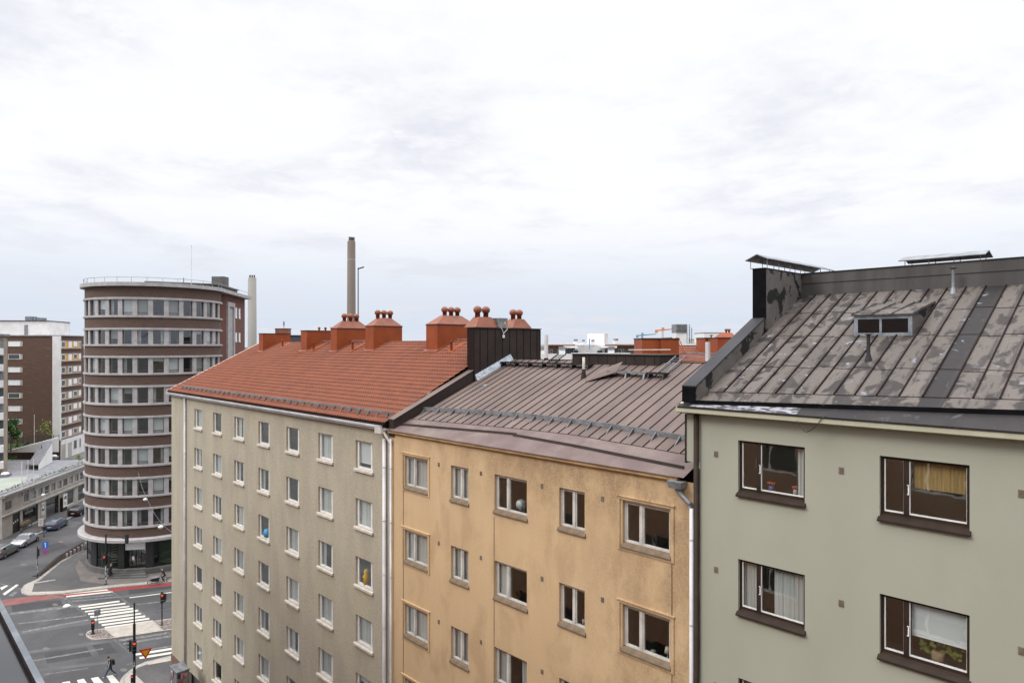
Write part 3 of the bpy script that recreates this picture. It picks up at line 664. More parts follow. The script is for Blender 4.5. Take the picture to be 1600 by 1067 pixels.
def hip(parent, off, x0, x1, y0, y1, z0, h, inset, balls, br=.2, mat='red_cap', bm='red_cap'):
    mb = MB(off)
    a = [(x0,y0,z0),(x1,y0,z0),(x1,y1,z0),(x0,y1,z0)]; b = [(x0+inset*.55,y0+inset,z0+h),(x1-inset*.55,y0+inset,z0+h),(x1-inset*.55,y1-inset,z0+h),(x0+inset*.55,y1-inset,z0+h)]
    mb.hull8(a, b); o = mb.build('chimney_hip', M[mat], parent)
    for bx, by in balls:
        k = MB(off); prof = [(.001,-.01),(br*.62,-.01),(br*.60,br*1.0)]
        prof += [(br*math.cos(R(t)), br*1.65+br*.92*math.sin(R(t))) for t in range(-50, 91, 20)]+[(.001, br*2.57)]
        k.lathe((bx,by,z0+h), prof, 14); k.build('cowl', M[bm], o, smooth=True)
    return o
hip(chb, oo, -26.40, -25.5, 21.7, 23.35, 28.38, .52, .42, [(-25.95,22.2),(-25.95,22.75)], .215)
hip(chb, oo, -26.40, -25.5, 24.2, 25.6, 28.38, .48, .38, [(-25.95,24.65),(-25.95,25.1)], .20)
mb = O(); mb.box(-25.90,-25.45,23.15,23.8,28.40,28.86); fb = mb.build('fan_box', M['zinc'], chb)
mb = O(); mb.box(-25.449,-25.445,23.55,23.66,28.55,28.68); mb.build('warning_sticker', pmat('yellow_sticker', (.8,.42,.04), .5), fb)
mb = O(); mb.tube([(-25.43,23.7,28.5),(-25.40,23.72,28.3),(-25.42,23.5,28.1),(-25.43,23.45,27.85),(-25.42,23.5,27.95),(-25.41,23.42,28.2),(-25.43,23.3,28.4)], .018, 6); mb.box(-25.45,-25.41,23.42,23.56,27.86,28.02); mb.build('fan_cable', M['pipe_white'], fb)
mb = O(); mb.hull8([(-25.44,21.62,zo(21.62)+.02),(-25.46,21.62,zo(21.62)+.30),(-25.26,21.62,zo(21.62)+.02)], [(-25.44,24.0,zo(24.0)+.02),(-25.46,24.0,zo(24)+.30),(-25.24,24.0,zo(24)+.02)]); mb.build('new_flashing', M['zinc_new'], och)
mb = O(); mb.hull8([(-24.5,21.16,zo(21.16)+.006),(-24.2,21.16,zo(21.16)+.006),(-24.2,21.36,zo(21.36)+.006),(-24.5,21.36,zo(21.36)+.006)], [(-24.5,21.16,zo(21.16)+.012),(-24.2,21.16,zo(21.16)+.012),(-24.2,21.36,zo(21.36)+.012),(-24.5,21.36,zo(21.36)+.012)]); mb.build('patch_plate', M['zinc_new'], och)
# ridge walkways
def walkway(off, parent, x0, x1, y, zf, mat, n, w=.28, lift=.16):
    mb = MB(off); zz = zf(y)+lift
    mb.box(x0,x1,y-w/2,y+w/2,zz,zz+.025); mb.box(x0,x1,y-w/2-.01,y-w/2-.001,zz-.03,zz+.04); mb.box(x0,x1,y+w/2+.001,y+w/2+.01,zz-.03,zz+.04)
    o = mb.build('roof_walkway', M[mat], parent)
    for i in range(n):
        mb = MB(off); x = x0+.1+(x1-x0-.2)*i/(n-1); mb.hull8([(x-.03,y-w*.75,zf(y-w*.75)+.01),(x-.03,y+w/2,zf(y+w/2)+.01),(x-.03,y+w/2,zz-.031),(x-.03,y-w/2,zz-.031)], [(x+.03,y-w*.75,zf(y-w*.75)+.01),(x+.03,y+w/2,zf(y+w/2)+.01),(x+.03,y+w/2,zz-.031),(x+.03,y-w/2,zz-.031)]); mb.build('bracket', M[mat], o)
    return o
walkway(oo, och, -25.35, -19.55, 23.35, zo, 'steel_dark', 7)
walkway(oo, och, -18.1, -16.1, 22.75, zo, 'zinc', 3)
walkway(oo, och, -16.09, -15.2, 22.75, zo, 'steel_dark', 2)
for x0, x1, y0, y1, mt in ((-22.4,-21.9,23.5,24.3,'steel_dark'), (-15.75,-15.3,22.85,24.2,'zinc')):
    mb = O()
    for x in (x0, x1): mb.bar((x,y0,zo(y0)+.14),(x,y1,zo(y1)+.22),.03,.05)
    for i in range(7): t = y0+(y1-y0)*(i+.5)/7; mb.bar((x0+.015,t,zo(t)+.17),(x1-.015,t,zo(t)+.17),.022,.022)
    mb.build('roof_ladder', M[mt], och)
# low seamed box standing on the ridge
mb = O(); mb.box(-21.0,-16.25,23.75,25.2,26.2,27.06); rb = mb.build('ridge_box', M['brown_sheet'], och)
mb = O()
for i in range(10): x = -21.0+.5*i; mb.box(x,x+.02,23.73,23.749,26.62,27.05)
mb.box(-21.05,-16.2,23.70,25.25,27.061,27.10); mb.build('box_seams', M['steel_dark'], rb)
mb = O()
mb.lathe((-19.23,22.46,zo(22.46)), [(.13,-.04),(.075,.30),(.075,.36)], 12); vp = mb.build('vent_pipe', M['brown_sheet'], och, smooth=True)
mb = O(); mb.lathe((-19.23,22.46,zo(22.46)), [(.06,.361),(.06,.86),(.05,.87),(.001,.87)], 12); mb.build('pipe_sleeve', M['sill_cream'], vp, smooth=True)
# bent loose cover sheet
mb = O(); p = [(-18.75,22.05),(-17.55,22.55),(-17.75,23.25),(-18.85,22.75)]
mb.hull8([(x,y,zo(y)+d) for (x,y),d in zip(p,(.02,.22,.34,.10))], [(x,y,zo(y)+d+.03) for (x,y),d in zip(p,(.02,.22,.34,.10))]); mb.build('cover_sheet', M['roof_brown'], och)
# white posts behind the ridge
for x, y, t in ((-23.60,24.7,28.0), (-14.47,24.5,27.62)):
    mb = O(); mb.box(x-.07,x+.07,y-.07,y+.07,26.85,t); q = mb.build('vent_post', M['pipe_white'], och); mb = O(); mb.box(x-.075,x+.075,y-.075,y+.075,26.3,26.85); mb.build('post_foot', M['steel_dark'], q)
# hopper and downpipe on the right
mb = O(); mb.hull8([(-11.12,16.70,23.42),(-10.72,16.70,23.42),(-10.72,16.98,23.42),(-11.12,16.98,23.42)], [(-11.16,16.66,23.62),(-10.68,16.66,23.62),(-10.68,16.98,23.62),(-11.16,16.98,23.62)])
mb.tube([(-10.95,16.86,23.40),(-10.78,16.88,23.20),(-10.55,16.90,23.02),(-10.50,16.91,22.85)], .07, 10); mb.build('hopper', M['zinc'], och)
mb = O(); mb.tube([(-10.49,16.90,22.9),(-10.49,16.90,0)], .062, 12)
for k in range(9): mb.lathe((-10.49,16.90,22-2.4*k), [(.07,0),(.07,.04)], 12)
mb.build('downpipe', M['pipe_white'], och, smooth=True)

# ================================================================== GREY HOUSE (left of the row)
GX0, GX1 = -55.85, -25.95
gry = thing('apartment_house', 'grey stuccoed block with small white framed windows and a red tiled roof', 'house', (GX0, D, 0))
go = (GX0, D, 0)
def G(): return MB(go)
gcols = [-50.84,-47.24,-43.60,-39.94,-36.22,-32.53,-28.82]
grow = [22.97-2.765*k for k in range(7)]
shops = [(-51.7,-47.5,.7,3.95),(-46.9,-42.5,.7,3.95),(-41.9,-37.5,.7,3.95),(-36.9,-32.5,.7,3.95),(-31.9,-27.5,.7,3.95)]
mb = G(); wall_grid(mb, GX0, -25.73, 0, 23.75, [(x,x+1.52,t-1.33,t) for x in gcols for t in grow]+shops, .24, D)
mb.quad((GX0,D,0),(GX0,D,23.75),(GX0,D+14,23.75),(GX0,D+14,0)); mb.quad((GX0,D,23.75),(GX0,24,27.3),(GX0,D+14,23.75)); mb.quad((GX0,D+14,0),(GX0,D+14,23.7),(-25.9,D+14,23.7),(-25.9,D+14,0))
mb.build('wall', M['stucco_grey'], gry)
mb = G(); mb.box(GX0-.03, -51.75, D-.035, D-.001, 0, 3.94); mb.box(GX0-.03,GX0-.001,D-.001,D+14,0,3.94); mb.build('plinth', M['plinth_red'], gry)
for a,b,c_,d_ in shops:
    f = MB(); f.v = []; frame_ring(f, 0, b-a, 0, d_-c_, .08, .1, .18); f.box((b-a)/2-.04,(b-a)/2+.04,.1,.18,.0802,d_-c_-.0802)
    sw = f.build('shop_window', M['black_paint'], gry, loc=(a-GX0,0,c_)); p = MB(); p.quad((.08,.14,.08),(b-a-.08,.14,.08),(b-a-.08,.14,d_-c_-.08),(.08,.14,d_-c_-.08)); p.build('pane', M['glass_dark'], sw)
for x in gcols:
    for t in grow:
        wn = put_window(gry, x-GX0, t-1.33, 1.52, 1.33, 'grey')
        dress(wn, 1.52, 1.33, rs, ('full','blind','both','left','none','full','none'))
def ornament(win, x, col, prof):
    mb = MB(); mb.lathe((x,.23,.10), prof, 14); mb.build('window_ornament', pmat('ornament', col, .6), win, smooth=True)
gw = [c for c in gry.children if c.name.startswith('window')]
def gwin(ci, ri): return min(gw, key=lambda c: abs(c.location.x-(gcols[ci]-GX0))+abs(c.location.z-(grow[ri]-1.33)))
for ci, ri, x, col, prof in ((3,2,.8,(.05,.28,.55),[(.001,0),(.22,.02),(.26,.2),(.2,.42),(.001,.5)]), (6,2,.62,(.55,.33,.04),[(.001,0),(.16,.0),(.14,.2),(.20,.34),(.12,.46),(.14,.58),(.10,.68),(.001,.72)])):
    wn_ = gwin(ci, ri)
    for ch_ in list(wn_.children):
        if ch_.name.startswith(('curtain','blind')): bpy.data.objects.remove(ch_)
    ornament(wn_, x, col, prof)
rooms(gry, .1, 29.8, [.2]+[t+.3 for t in reversed(grow)], [3.0]+[x-GX0-1.0 for x in gcols[1:]])
zg = lambda y: 24.0+.5*(y-16.7)
# pantile courses
mb = G(); GR = 24.0; nc = 22; per = .215; x0, x1 = GX0-.0, -25.9; nx = int((x1-x0)/(per/6))
for j in range(nc):
    y0 = 16.72+(GR-16.72)*j/nc; y1 = 16.72+(GR-16.72)*(j+1)/nc+.02; vs = []
    for (yy, dz) in ((y0, .066), (y1, .024)):
        for i in range(nx+1):
            x = x0+(x1-x0)*i/nx; ph = (x/per) % 1
            vs.append((x, yy, zg(yy)+dz+.028*(math.sin(ph*2*math.pi))))
    vs += [(x0+(x1-x0)*i/nx, y0+.03, zg(y0)+.012) for i in range(nx+1)]
    m = nx+1
    mb.add(vs, [(i,i+1,m+i+1,m+i) for i in range(nx)]+[(2*m+i,2*m+i+1,i+1,i) for i in range(nx)])
mb.quad((x0,GR,zg(GR)+.03),(x1,GR,zg(GR)+.03),(x1,31.2,23.9),(x0,31.2,23.9))
mb.build('roof', M['tile_red'], gry)
mb = G()
for i in range(100):
    a = GX0+.02+i*.299; mb.add([(a+(0 if k < 7 else .31), GR+(.10 if k < 7 else .12)*math.cos(R(30*(k%7))), zg(GR)-.01+(.10 if k < 7 else .12)*math.sin(R(30*(k%7)))) for k in range(14)], [(k,k+1,k+8,k+7) for k in range(6)])
mb.build('ridge_tiles', M['tile_red'], gry)
mb = G(); mb.hull8([(GX0-.12,16.7,zg(16.7)-.10),(GX0+.02,16.7,zg(16.7)-.10),(GX0+.02,16.7,zg(16.7)+.07),(GX0-.12,16.7,zg(16.7)+.07)], [(GX0-.12,24,zg(24)-.1),(GX0+.02,24,zg(24)-.1),(GX0+.02,24,zg(24)+.09),(GX0-.12,24,zg(24)+.09)])
mb.build('verge_board', vmat('pale_verge_board', (.62,.46,.42), (.5,.36,.33), 2, .6, fine=.05), gry)
# gutter and soffit
mb = G(); mb.hull8([(GX0-.1,16.62,23.90),(GX0-.1,16.64,23.80),(GX0-.1,16.72,23.78),(GX0-.1,16.76,23.90)], [(-26.1,16.62,23.90),(-26.1,16.64,23.80),(-26.1,16.72,23.78),(-26.1,16.76,23.90)])
mb.box(GX0-.05,-26.0,16.77,16.999,23.68,23.76); mb.build('gutter', M['pipe_white'], gry)
mb = G(); mb.box(GX0-.05,-25.95,16.70,16.83,23.905,23.99); mb.build('eaves_board', M['seam_dark'], gry)
# snow guard
mb = G(); y = 17.18; xx0, xx1 = -54.0, -25.98
mb.bar((xx0,y,zg(y)+.22),(xx1,y,zg(y)+.22),.03,.05); mb.bar((xx0,y,zg(y)+.16),(xx1,y,zg(y)+.16),.02,.05)
sg = mb.build('snow_guard', M['zinc'], gry)
for i in range(35):
    mb = G(); x = xx0+.2+.81*i; mb.hull8([(x-.02,y-.2,zg(y-.2)+.04),(x-.02,y+.03,zg(y)+.04),(x-.02,y+.03,zg(y)+.2),(x-.02,y-.02,zg(y)+.2)], [(x+.02,y-.2,zg(y-.2)+.04),(x+.02,y+.03,zg(y)+.04),(x+.02,y+.03,zg(y)+.2),(x+.02,y-.02,zg(y)+.2)]); mb.build('bracket', M['bracket'], sg)
# downpipes
for x, r_, zt_ in ((-52.55,.075,23.7), (-26.18,.085,23.3), (-25.66,.05,23.35)):
    mb = G(); mb.tube([(x,16.9,zt_),(x,16.9,0)], r_, 12)
    for k in range(9): mb.lathe((x,16.9,22-2.4*k), [(r_*1.12,0),(r_*1.12,.05)], 12)
    mb.build('downpipe', M['pipe_white'], gry, smooth=True)
mb = G(); mb.box(-26.55,-26.05,16.62,16.9,23.55,23.80); mb.tube([(-26.1,16.8,23.6),(-25.85,16.85,23.35),(-25.7,16.9,23.15)], .06, 8); mb.build('hopper', M['sill_cream'], gry)
# red sheet metal chimneys astride the ridge
chs = [(-53.1,-52.35,22.64,24.9,28.37,None), (-46.2,-45.3,22.78,25.2,28.50,'plain'), (-41.85,-41.05,22.79,25.3,28.58,3), (-37.75,-36.8,22.97,25.1,28.66,3), (-31.35,-30.3,23.0,25.75,28.62,3)]
for x0, x1, y0, y1, zt_, k in chs:
    mb = G(); mb.box(x0,x1,y0,y1,26.3,zt_); ch = mb.build('chimney', M['red_paint'], gry)
    mb = G(); mb.box(x0-.03,x1+.03,y0-.03,y1+.03,zt_+.001,zt_+.05); mb.build('chimney_rim', M['steel_dark'], ch)
    mb = G(); mb.hull8([(x0-.12,y0-.16,zg(y0-.16)+.06),(x1+.12,y0-.16,zg(y0-.16)+.06),(x1+.12,24,zg(24)+.06),(x0-.12,24,zg(24)+.06)], [(x0-.12,y0-.16,zg(y0-.16)+.09),(x1+.12,y0-.16,zg(y0-.16)+.09),(x1+.12,24,zg(24)+.09),(x0-.12,24,zg(24)+.09)]); mb.build('chimney_flashing', M['red_cap'], ch)
    if k == 3:
        xm = (x0+x1)/2; ym = (y0+y1)/2; br = .20
        hip(ch, go, x0-.02, x1+.02, y0, y1, zt_+.051, .50, .62 if y1-y0 < 2.6 else .72, [(xm,ym-.46),(xm,ym),(xm,ym+.46)], br)
    elif k == 'plain':
        mb = G()
        for j in range(3): mb.lathe(((x0+x1)/2,y0+1.2+.5*j,zt_+.05), [(.06,0),(.06,.10+.04*(j==2)),(.11,.13+.04*(j==2)),(.09,.24),(.001,.27)], 10)
        mb.build('cowl', M['red_cap'], ch, smooth=True)
for x, y in ((-44.4,22.85), (-39.2,22.9), (-29.0,22.95), (-50.3,23.3)):
    mb = G(); mb.lathe((x,y,zg(y)+.05), [(.075,-.1),(.065,.5),(.075,.51),(.075,.56),(.001,.57)], 10); vpp = mb.build('vent_pipe', M['red_paint'], gry, smooth=True)
    mb = G(); mb.hull8([(x-.2,y-.2,zg(y-.2)+.07),(x+.25,y-.2,zg(y-.2)+.07),(x+.25,23.9,zg(23.9)+.07),(x-.2,23.9,zg(23.9)+.07)], [(x-.2,y-.2,zg(y-.2)+.09),(x+.25,y-.2,zg(y-.2)+.09),(x+.25,23.9,zg(23.9)+.09),(x-.2,23.9,zg(23.9)+.09)]); mb.build('pipe_flashing', M['red_paint'], vpp)
mb = G(); mb.box(-45.0,-37.5,23.75,23.80,27.78,27.82); mb.box(-29.5,-26,23.75,23.8,27.80,27.84); mb.build('ridge_rail', M['zinc'], gry)
mb = G()
for s_ in (-.2,.2): mb.bar((-31.9+s_,24.3,27.7),(-31.5+s_,24.3,28.75),.04,.04)
for i in range(3): mb.bar((-32.0+.1*i,24.3,27.9+.27*i),(-31.6+.1*i,24.3,27.9+.27*i),.03,.03)
mb.build('chimney_ladder', M['red_paint'], gry)
# ================================================================== ROUND OFFICE TOWER
tw = thing('office_tower', 'rounded brown brick office block with pale stone bands on the street corner', 'office building', (*C2W(-46.4, 88.9), 0), PHI)
RB = 7.86; A0, A1 = -172, 20
TL = [(33.2,32.93,31.05,31.0,30.75),(29.55,29.3,27.6,27.55,27.33),(26.2,25.97,24.15,24.1,23.88),(22.7,22.45,20.58,20.52,20.28),(19.05,18.82,16.92,16.86,16.64),(15.45,15.2,13.28,13.22,12.98),(11.8,11.55,9.6,9.55,9.33),(8.15,7.9,5.95,5.9,5.67)]
def ring(mb, r0, r1, z0, z1, a0=A0, a1=A1, n=64):
    mb.lathe((0,0,0), [(r0,z0),(r1,z0),(r1,z1),(r0,z1)], n, a0, a1)
    for a in (a0, a1):
        c_, s_ = math.cos(R(a)), math.sin(R(a)); mb.quad((r0*c_,r0*s_,z0),(r1*c_,r1*s_,z0),(r1*c_,r1*s_,z1),(r0*c_,r0*s_,z1))
mb = MB(); segs = [(34.5, 33.2)]+[(TL[i][4], TL[i+1][0]) for i in range(7)]+[(5.67, 4.5)]
for zt_, zb_ in segs: ring(mb, 7.2, RB, zb_, zt_)
B_, C_ = Vector((6.75,5.5,0)), Vector((5.5,15.6,0)); ew = (C_-B_).normalized(); nw = Vector((ew.y,-ew.x,0))
def W(t, o, z): p = B_+ew*t+nw*o; return (p.x, p.y, z)
mb.build('wall', M['tower_brick'], tw); mb = MB(); mb.prism([(-7.7,-1.15),(0,0),(6.0,2.2),(6.75,5.5),(5.5,15.6),(-10.5,17)], 0, 34.49)
mb.build('side_wing', M['wing_brick'], tw)
TH = [2.2+12.3*k for k in range(-6, 7)]
frm = MB(); ww = 1.22
h0 = 1.87
frame_ring(frm, -ww/2, ww/2, 0, h0, .055, 0, .10); frm.box(-ww/2+.055, ww/2-.055, .005, .10, .30, .355)
wp = frm.build('window', M['frame_office'], tw)
p = MB(); p.quad((-ww/2+.055,.05,.055),(ww/2-.055,.05,.055),(ww/2-.055,.05,.30),(-ww/2+.055,.05,.30)); p.quad((-ww/2+.055,.05,.355),(ww/2-.055,.05,.355),(ww/2-.055,.05,h0-.055),(-ww/2+.055,.05,h0-.055)); p.build('pane', M['glass_dark'], wp)
first = True; rt = random.Random(11)
for j, (lt, lb, wb, st_, sb) in enumerate(TL):
    mb = MB(); ring(mb, 7.3, RB+.17, lb, lt-.05, A0-2, A1+1); ring(mb, 7.3, RB+.03, lt-.0499, lt, A0-2, A1+1); ring(mb, 7.3, RB+.03, sb, sb+.0499, A0-2, A1+1); ring(mb, 7.3, RB+.19, sb+.05, st_, A0-2, A1+1); ring(mb, 7.3, RB+.04, st_+.001, wb)
    for k in range(-9, 8):
        a = -62.4+2.2+12.3*(k-.5)
        if a > A1-1 or a < A0: continue
        half = math.degrees(.52*.5/RB)
        ring(mb, 7.3, RB+.02, wb+.001, lb-.001, a-half, a+half, 3)
    # solid stretch beyond the last window on the hidden left side
    mb.build('stone_band', M['stone_band'], tw)
    ks = range(-6, 7) if j < 4 else range(-6, 3)
    for k in ks:
        a = -62.4+2.2+12.3*k; loc = ((RB-.16)*math.cos(R(a)), (RB-.16)*math.sin(R(a)), wb)
        if first: o = wp; o.location = loc; o.rotation_euler = (0,0,R(a+90)); first = False
        else: o = wp.copy(); COL.objects.link(o); o.location = loc; o.rotation_euler = (0,0,R(a+90)); q = [c for c in wp.children if c.name.startswith('pane')][0].copy(); COL.objects.link(q); q.parent = o
        o.scale = (1,1,(lb-wb)/h0)
        r_ = rt.random(); hh = None
        if r_ < .16: hh = 1.75
        elif r_ < .40: hh = rt.choice((.4,.7,1.1))
        if hh:
            m_ = MB(); m_.box(-ww/2+.08, ww/2-.08, .16, .18, h0-.06-hh, h0-.06); m_.build('blind', M['blind'] if rt.random() < .65 else M['concrete'], o)
        elif r_ < .62:
            m_ = MB(); q = drape(.3, h0-.1, .03, folds=4, y=.3); s_ = rt.choice((-ww/2+.06, ww/2-.36)); m_.add([(v[0]+s_,v[1],v[2]) for v in q.v], q.f); m_.build('curtain', M['curtain'], o)
mb = MB(); mb.lathe((0,0,0), [(4.2,.1),(4.2,34)], 32)
for lt, lb, wb, st_, sb in TL: mb.lathe((0,0,0), [(4.2,sb),(7.25,sb),(7.25,wb-.05),(4.2,wb-.05)], 48); mb.lathe((0,0,0), [(4.2,lb+.02),(7.25,lb+.02)], 48)
for k in range(0, 13, 2):
    a = R(-62.4+2.2+12.3*(k-6.5)); c_, s_ = math.cos(a), math.sin(a); mb.hull8([(4.2*c_,4.2*s_,4.3),(7.2*c_,7.2*s_,4.3),(7.2*c_,7.2*s_,33.3),(4.2*c_,4.2*s_,33.3)], [(4.2*c_-.1*s_,4.2*s_+.1*c_,4.3),(7.2*c_-.1*s_,7.2*s_+.1*c_,4.3),(7.2*c_-.1*s_,7.2*s_+.1*c_,33.3),(4.2*c_-.1*s_,4.2*s_+.1*c_,33.3)])
mb.build('interior', M['interior_dark'], tw)
# roof slab
arc = [(8.38*math.cos(R(a)), 8.38*math.sin(R(a))) for a in range(-176, 20, 4)]
mb = MB(); mb.prism(arc+[(7.65,5.2),(6.2,16.4),(-11.2,17.6)], 34.5, 34.95); mb.build('roof_slab', M['stone_band'], tw)
mb = MB()
pts = [(8.0*math.cos(R(a)), 8.0*math.sin(R(a)), 35.55) for a in range(-165, 18, 6)]+[(7.2,5.4,35.5),(5.85,16.0,35.5)]
mb.tube(pts, .03, 5)
for i, q in enumerate(pts):
    if i % 2 == 0: mb.tube([(q[0],q[1],34.95),q], .022, 5)
mb.build('railing', M['zinc'], tw)
mb = MB(); mb.hull8([(-1.5,1.5,34.951),(5.8,5.4,34.951),(4.6,15,34.951),(-4,10,34.951)], [(-1.5,1.5,35.75),(5.8,5.4,35.75),(4.6,15,35.75),(-4,10,35.75)]); pr_ = mb.build('plant_room', M['steel_dark'], tw)
mb = MB(); mb.hull8([(-2.0,1.0,35.76),(6.0,5.2,35.76),(4.8,15.2,35.76),(-4.4,10,35.76)], [(-2.0,1.0,35.92),(6.0,5.2,35.92),(4.8,15.2,35.92),(-4.4,10,35.92)]); mb.build('plant_room_roof', M['concrete_dark'], pr_)
mb = MB()
for i in range(12): t = i/11; mb.bar((-1.9+7.6*t, .95+4.1*t, 34.96), (-1.6+7.6*t, 1.2+4.1*t, 35.76), .05, .05)
mb.bar((-1.9,.95,35.35),(5.8,5.1,35.35),.05,.05); mb.build('plant_room_rails', M['zinc'], pr_)
mb = MB(); mb.box(3.4,5.2,8.8,10.4,35.92,37.3); mb.build('duct_box', M['concrete_dark'], pr_)
mb = MB(); mb.tube([(1.0,5.5,35.9),(1.0,5.5,36.8)], .05, 6); mb.build('antenna', M['steel_dark'], pr_)
mb = MB(); mb.tube([(3.9,1.6,34.95),(3.9,1.6,40.6)], .055, 8, .03); fp = mb.build('flagpole', M['pipe_white'], tw); mb = MB(); mb.lathe((3.9,1.6,40.6), [(.001,0),(.07,.05),(.05,.12),(.001,.14)], 8); mb.build('pole_knob', M['pipe_white'], fp)
# flat street wall: tall stone framed stair window and narrow windows
mb = MB()
def wbox(mb, t0, t1, o0, o1, z0, z1): mb.hull8([W(t0,o0,z0),W(t1,o0,z0),W(t1,o1,z0),W(t0,o1,z0)], [W(t0,o0,z1),W(t1,o0,z1),W(t1,o1,z1),W(t0,o1,z1)])
wbox(mb,.5,1.25,.002,.25,6,33.5); wbox(mb,3.5,4.0,.002,.25,6,33.5); wbox(mb,1.251,3.499,.002,.25,32.9,33.5); mb.build('stair_surround', M['stone_band'], tw)
mb = MB(); wbox(mb,1.26,3.49,.003,.04,6,32.89)
for k in range(8): wbox(mb,1.26,3.49,.041,.07,8+3.1*k,8.1+3.1*k)
mb.build('stair_panel', M['stone_pil'], tw)
for lt, lb, wb, st_, sb in TL[:5]:
    for t0, t1 in ((4.9,5.7),(6.7,7.5)):
        mb = MB(); wbox(mb,t0,t0+.08,.002,.05,wb+.4,lb); wbox(mb,t1-.08,t1,.002,.05,wb+.4,lb); wbox(mb,t0+.08,t1-.08,.002,.05,lb-.1,lb); wbox(mb,t0+.08,t1-.08,.002,.08,wb+.3,wb+.48)
        sw = mb.build('stair_window', M['white_paint'], tw); mb = MB(); mb.quad(W(t0+.08,.02,wb+.48),W(t1-.08,.02,wb+.48),W(t1-.08,.02,lb-.1),W(t0+.08,.02,lb-.1)); mb.build('pane', M['blind'], sw)
# ground floor
mb = MB(); mb.lathe((0,0,0), [(8.5,4.12),(8.6,4.2),(8.6,4.5),(8.5,4.56),(7.2,4.62)], 72, A0-4, A1+2); mb.lathe((0,0,0), [(6.6,4.12),(8.5,4.12)], 72, A0-4, A1+2); mb.build('canopy', M['stone_band'], tw)
mb = MB(); mb.lathe((0,0,0), [(7.75,0),(7.75,.78),(7.68,.84),(7.2,.84)], 72, A0, A1); mb.build('base_plinth', M['concrete_dark'], tw)
TP = lambda th, r, z: (r*math.cos(R(-62.4+th)), r*math.sin(R(-62.4+th)), z)
def gl(mb, a, b, r, z0, z1): n = max(1,int((b-a)/3)); [mb.quad(TP(a+(b-a)*i/n,r,z0),TP(a+(b-a)*(i+1)/n,r,z0),TP(a+(b-a)*(i+1)/n,r,z1),TP(a+(b-a)*i/n,r,z1)) for i in range(n)]
M['glass_shop'] = glass_mat('shop_glass', (.45,.55,.48), .04)
for a, b in ((-109,-66),(-57,-31),(-2,40),(43,78)):
    f = MB(); z0, z1 = .86, 4.1
    for th in [a+.4, b-.4]+([a+(b-a)/2] if b-a > 20 else []): f.bar(TP(th,7.55,z0), TP(th,7.55,z1), .09, .09)
    o = f.build('shop_window', M['black_paint'], tw); mb = MB(); gl(mb, a, b, 7.5, z0, z1); mb.build('pane', M['glass_shop'], o)
mb = MB()
for a, b in ((-66,-57),(-31,-26),(-8,-2),(40,43)):
    n = 3; mb = MB()
    for i in range(n): t0, t1 = a+(b-a)*i/n, a+(b-a)*(i+1)/n; mb.hull8([TP(t0,7.0,.1),TP(t0,7.62,.1),TP(t1,7.62,.1),TP(t1,7.0,.1)], [TP(t0,7.0,4.115),TP(t0,7.62,4.115),TP(t1,7.62,4.115),TP(t1,7.0,4.115)])
    mb.build('pier', M['black_paint'], tw)
f = MB(); f.bar(TP(-17,7.0,.86), TP(-17,7.0,3.0), .1, .1)
for th in (-25.5,-21.3,-12.7,-8.5): f.bar(TP(th,7.0,.86), TP(th,7.0,3.0), .07, .07)
for zz in (.9, 1.5, 3.0): f.bar(TP(-26,7.0,zz), TP(-8,7.0,zz), .06, .07)
o = f.build('door', M['black_paint'], tw); mb = MB(); gl(mb, -26, -8, 6.96, .86, 4.1); mb.build('pane', M['glass_dark'], o)
mb = MB(); mb.bar(TP(-15.6,7.08,1.2), TP(-15.6,7.08,2.2), .04, .04); mb.bar(TP(-18.4,7.08,1.2), TP(-18.4,7.08,2.2), .04, .04); mb.build('handle', M['zinc_new'], o)
mb = MB(); q = [TP(-25.5,7.45,3.05),TP(-8.5,7.45,3.05)]; mb.bar((q[0][0],q[0][1],3.55),(q[1][0],q[1][1],3.55),.06,1.0); mb.build('entrance_sign', M['blind'], tw)
mb = MB(); mb.hull8([TP(-20.5,7.12,1.75),TP(-18.5,7.12,1.75),TP(-18.5,7.15,1.75),TP(-20.5,7.15,1.75)], [TP(-20.5,7.12,2.2),TP(-18.5,7.12,2.2),TP(-18.5,7.15,2.2),TP(-20.5,7.15,2.2)]); mb.build('notice', M['white_wall'], o)
# hanging strip blinds in the shop window, shelves and planters inside
mb = MB()
for i in range(9): th = -47+.0*i; mb.bar(TP(-46,6.6,1.2+.32*i), TP(-37,6.9,1.45+.32*i), .05, .1)
mb.build('louvre_strips', M['concrete'], tw)
mb = MB(); gl(mb, -110, -52, 6.3, .9, 4.1); gl(mb, 3, 80, 6.4, .9, 4.1)
mb.build('shop_backdrop', vmat('green_backdrop', (.13,.17,.11), (.09,.12,.09), .6, .8), tw)
for i, (th, w_) in enumerate(((-48,6),(9,3),(12,5))):
    mb = MB(); mb.bar(TP(th,7.1,1.05), TP(th+w_,7.1,1.05), .3, .12); mb.build('window_display', M['leaf_light'], tw)
for i in range(3):
    mb = MB(); r_ = 9.3-.45*i; q = [TP(-40+3*i,8.2,0),TP(-6-1*i,8.2,0),TP(-6-1*i,r_,0),TP(-40+3*i,r_,0)]; mb.hull8(q, [(a,b,.13+.17*(i+1)) for a,b,_ in q]); mb.build('entrance_step', M['concrete_dark'], tw)

